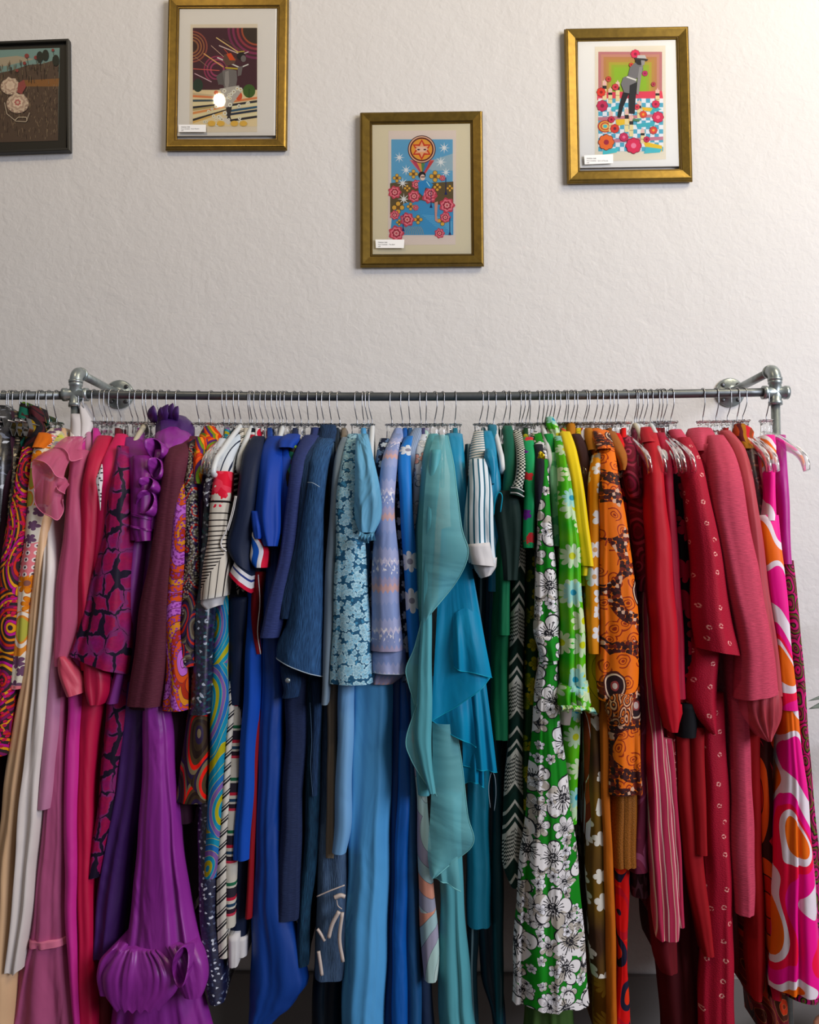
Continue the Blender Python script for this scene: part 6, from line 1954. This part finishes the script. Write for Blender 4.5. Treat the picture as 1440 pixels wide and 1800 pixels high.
# --- gold frame, top right: garden of flowers with checked ground
A = Art(AY)
for i, c in enumerate(('#a86c6c', '#b07c68', '#a87848', '#a88040', '#a09434', '#8c9c2c', '#84a428')):
    A.rect(1052 + 4.6 * i, 91 + 4.6 * i, 1164 - 4.6 * i, 175, c)
A.poly([(1050, 162), (1164, 160), (1166, 174), (1050, 176)], '#c83c50')
A.rect(1052, 173, 1166, 266, '#4c98ac')
for r in range(12):
    for c_ in range(15):
        if (r + c_) % 2 == 0:
            A.rect(1052 + c_ * 7.6, 173 + r * 7.75, 1052 + (c_ + 1) * 7.6, 173 + (r + 1) * 7.75, '#d4dce8')
for pts, c in (([(1076, 188), (1096, 184), (1090, 192), (1074, 194)], '#3ca4a8'), ([(1128, 192), (1150, 188), (1164, 192), (1146, 198)], '#38a0a4'), ([(1128, 188), (1148, 190), (1144, 196), (1130, 194)], '#d8a82c'),
               ([(1082, 208), (1106, 206), (1110, 216), (1084, 222)], '#dcac2c'), ([(1130, 248), (1164, 256), (1164, 266), (1140, 270)], '#dcac2c'), ([(1060, 262), (1088, 260), (1084, 268), (1060, 272)], '#48b0b4'),
               ([(1136, 258), (1164, 262), (1160, 268), (1132, 270)], '#48a8b0'), ([(1118, 218), (1152, 214), (1150, 222), (1120, 224)], '#3c9ca4'), ([(1052, 206), (1166, 200), (1166, 205), (1052, 212)], '#b07078'),
               ([(1052, 246), (1166, 240), (1166, 246), (1052, 252)], '#b07080')):
    A.poly(pts, c)
for r, c in ((11, '#a83c30'), (9, '#d8a03c'), (7, '#b43c34'), (5, '#dcb050'), (3, '#48a8b0')):
    A.disc(1064, 222, r * 1.2, c, 22, r)
for x, y, h_ in ((1063, 142, 34), (1073, 156, 26), (1086, 144, 34), (1156, 158, 24), (1074, 196, 36), (1102, 192, 40), (1110, 204, 36), (1124, 178, 30), (1130, 228, 24)):
    A.rect(x - 3.5, y, x + 3.5, y + h_, '#d8c08c')
    A.rect(x - 3.5, y + h_ * .25, x + 3.5, y + h_ * .42, '#2c2428')
    A.line([(x - 3.5, y + h_ * .7), (x + 3.5, y + h_ * .7)], .8, '#6c5834')
    A.poly([(x - 4, y + h_ * .22), (x, y - 4), (x + 4, y + h_ * .22)], '#d8a8a0')
for x, y, r, c, k in ((1117, 95, 8, '#c82c50', '#8c1838'), (1057, 162, 8, '#c83828', '#8c1c18'), (1059, 186, 10, '#b42c50', '#7c1838'), (1153, 183, 7, '#c02c4c', '#8c1838'), (1134, 129, 5, '#b02c5c', '#801840'),
                      (1157, 206, 10, '#c02c50', '#e06c80'), (1131, 201, 6.5, '#c84830', '#d89c30'), (1081, 226, 8, '#c43c2c', '#6c2438'), (1066, 250, 14, '#d4682c', '#98283c'), (1114, 256, 14, '#c42c50', '#e87890'),
                      (1097, 241, 8, '#b42c54', '#e06c88'), (1137, 245, 5.5, '#b42c50', '#801838'), (1149, 229, 7, '#c04438', '#dc9c38'), (1070, 139, 5, '#b84438', '#7c2420'), (1149, 148, 4, '#a83c48', '#702430'), (1082, 153, 6, '#c03840', '#801c2c'), (1110, 114, 4, '#c04030', '#80201c'), (1120, 188, 5, '#c43c48', '#8c1c30'), (1075, 210, 6, '#b82c48', '#7c1830')):
    A.flower(x, y, r, c, k, 8, '#6c1c2c')
# grey figure in a hat seen from behind, leaning on one arm
A.poly([(1108, 118), (1119, 108), (1130, 114), (1131, 122), (1126, 134), (1118, 138), (1104, 133)], '#6e6a68')
A.poly([(1124, 118), (1130, 116), (1127, 138), (1123, 166), (1119, 165), (1121, 138)], '#85807c')
A.disc(1125, 107, 8, '#2c2826', 16, 7.5)
A.poly([(1127, 106), (1134, 106), (1133, 114), (1128, 116)], '#8c8682')
A.poly([(1116, 101), (1140, 104), (1138, 107), (1116, 104)], '#3a3634')
A.poly([(1120, 102), (1121, 97), (1134, 97), (1137, 103)], '#b0aaa4')
A.poly([(1096, 136), (1108, 132), (1119, 137), (1119, 152), (1112, 164), (1098, 164), (1092, 148)], '#716d6b')
A.poly([(1103, 134), (1120, 140), (1118, 142), (1101, 136)], '#c8c4b8')
A.poly([(1096, 162), (1106, 164), (1096, 188), (1091, 207), (1086, 206), (1089, 186)], '#262426')
A.poly([(1107, 150), (1120, 144), (1118, 168), (1116, 200), (1106, 199), (1106, 172)], '#2c2a2b')
A.poly([(1114, 208), (1126, 210), (1124, 214), (1112, 212)], '#4c7c58')
picture('gold-framed flower garden collage with checked ground, top right', [(995.5, 47), (1214, 43.5), (1218.5, 315.5), (996, 320)], .037, True, m_matwhite,
        [(1019, 69), (1190, 67), (1194, 289), (1020, 292)], [(1046, 82), (1170, 80), (1171, 280), (1046, 284)], m_paper, A,
        ([(1027, 273), (1078, 271), (1078, 287), (1028, 289)], [('MARIA INK', 2.5), ('Print Available - Spirit of Parade', 2.1), ('£50', 2.1)]))
# ------------------------------------------------------------------ plant, mostly outside the frame
g = G('plant_leaf')
n_ = g.noise(g.n('ShaderNodeTexCoord').outputs['Object'], 30, 3)
g.put(g.b.inputs['Base Color'], g.mix(n_, '#4c5a52', '#74807a'))
g.b.inputs['Roughness'].default_value = .5
m_leaf = g.mat
m_stem = plain('plant_stem', '#4a4a3c', .7)
m_pot = plain('terracotta_pot', '#8a5a44', .8)
pp = px(1500, 1500, .1)
plant = thing('potted_plant', 'grey-green potted plant whose leaf tips enter at the right edge', 'plant', (float(pp[0]), .08, 0))
bx, by = float(pp[0]), .08
lathe('pot', [(0, .075), (.004, .08), (.15, .1), (.155, .108), (.18, .108), (.18, .098), (.165, .095), (.165, .01)], (bx, by, 0), (0, 0, 1), m_pot, plant, 28)
stem = [(bx, by, .14), (bx + .01, by, .4), (bx - .008, by, .7), (bx, by, 1.0), (bx + .01, by, 1.15)]
tube('stem', smooth_path(stem, 8), .006, m_stem, plant, 8)


def leaf(b, tip, w):
    b, tip = np.array(b, float), np.array(tip, float)
    ax = tip - b
    L = np.linalg.norm(ax)
    ax /= L
    side = np.cross(ax, [0, -.75, .65])
    side /= np.linalg.norm(side)
    up = np.cross(side, ax)
    V, n, m = [], 12, 5
    for i in range(n):
        f = i / (n - 1)
        ww = w * math.sin(math.pi * f ** .8) ** .9
        for j in range(m):
            t = j / (m - 1) * 2 - 1
            V.append(b + ax * L * f + side * ww * t + up * (.12 * L * math.sin(math.pi * f) + .3 * ww * abs(t)))
    Fc = [(i * m + j, i * m + j + 1, (i + 1) * m + j + 1, (i + 1) * m + j) for i in range(n - 1) for j in range(m - 1)]
    o = link_mesh('leaf', V, Fc, m_leaf, plant)
    so = o.modifiers.new('leaf_thickness', 'SOLIDIFY')
    so.thickness = .0012


for tp_, z0, w in (((1421, 1232), 1.0, .008), ((1422, 1246), .98, .013)):
    leaf((bx, by, z0), px(tp_[0], tp_[1], .04), w)
for a, z0, L in ((.3, 1.0, .2), (1.2, .95, .2), (2.0, .85, .12), (-.5, .8, .2), (-.2, 1.12, .18), (.9, 1.15, .15), (.1, .6, .2), (1.5, .7, .2)):
    leaf((bx, by, z0), (bx + L * math.cos(a), by - L * .6 * math.sin(a * 2), z0 + .07), .018)
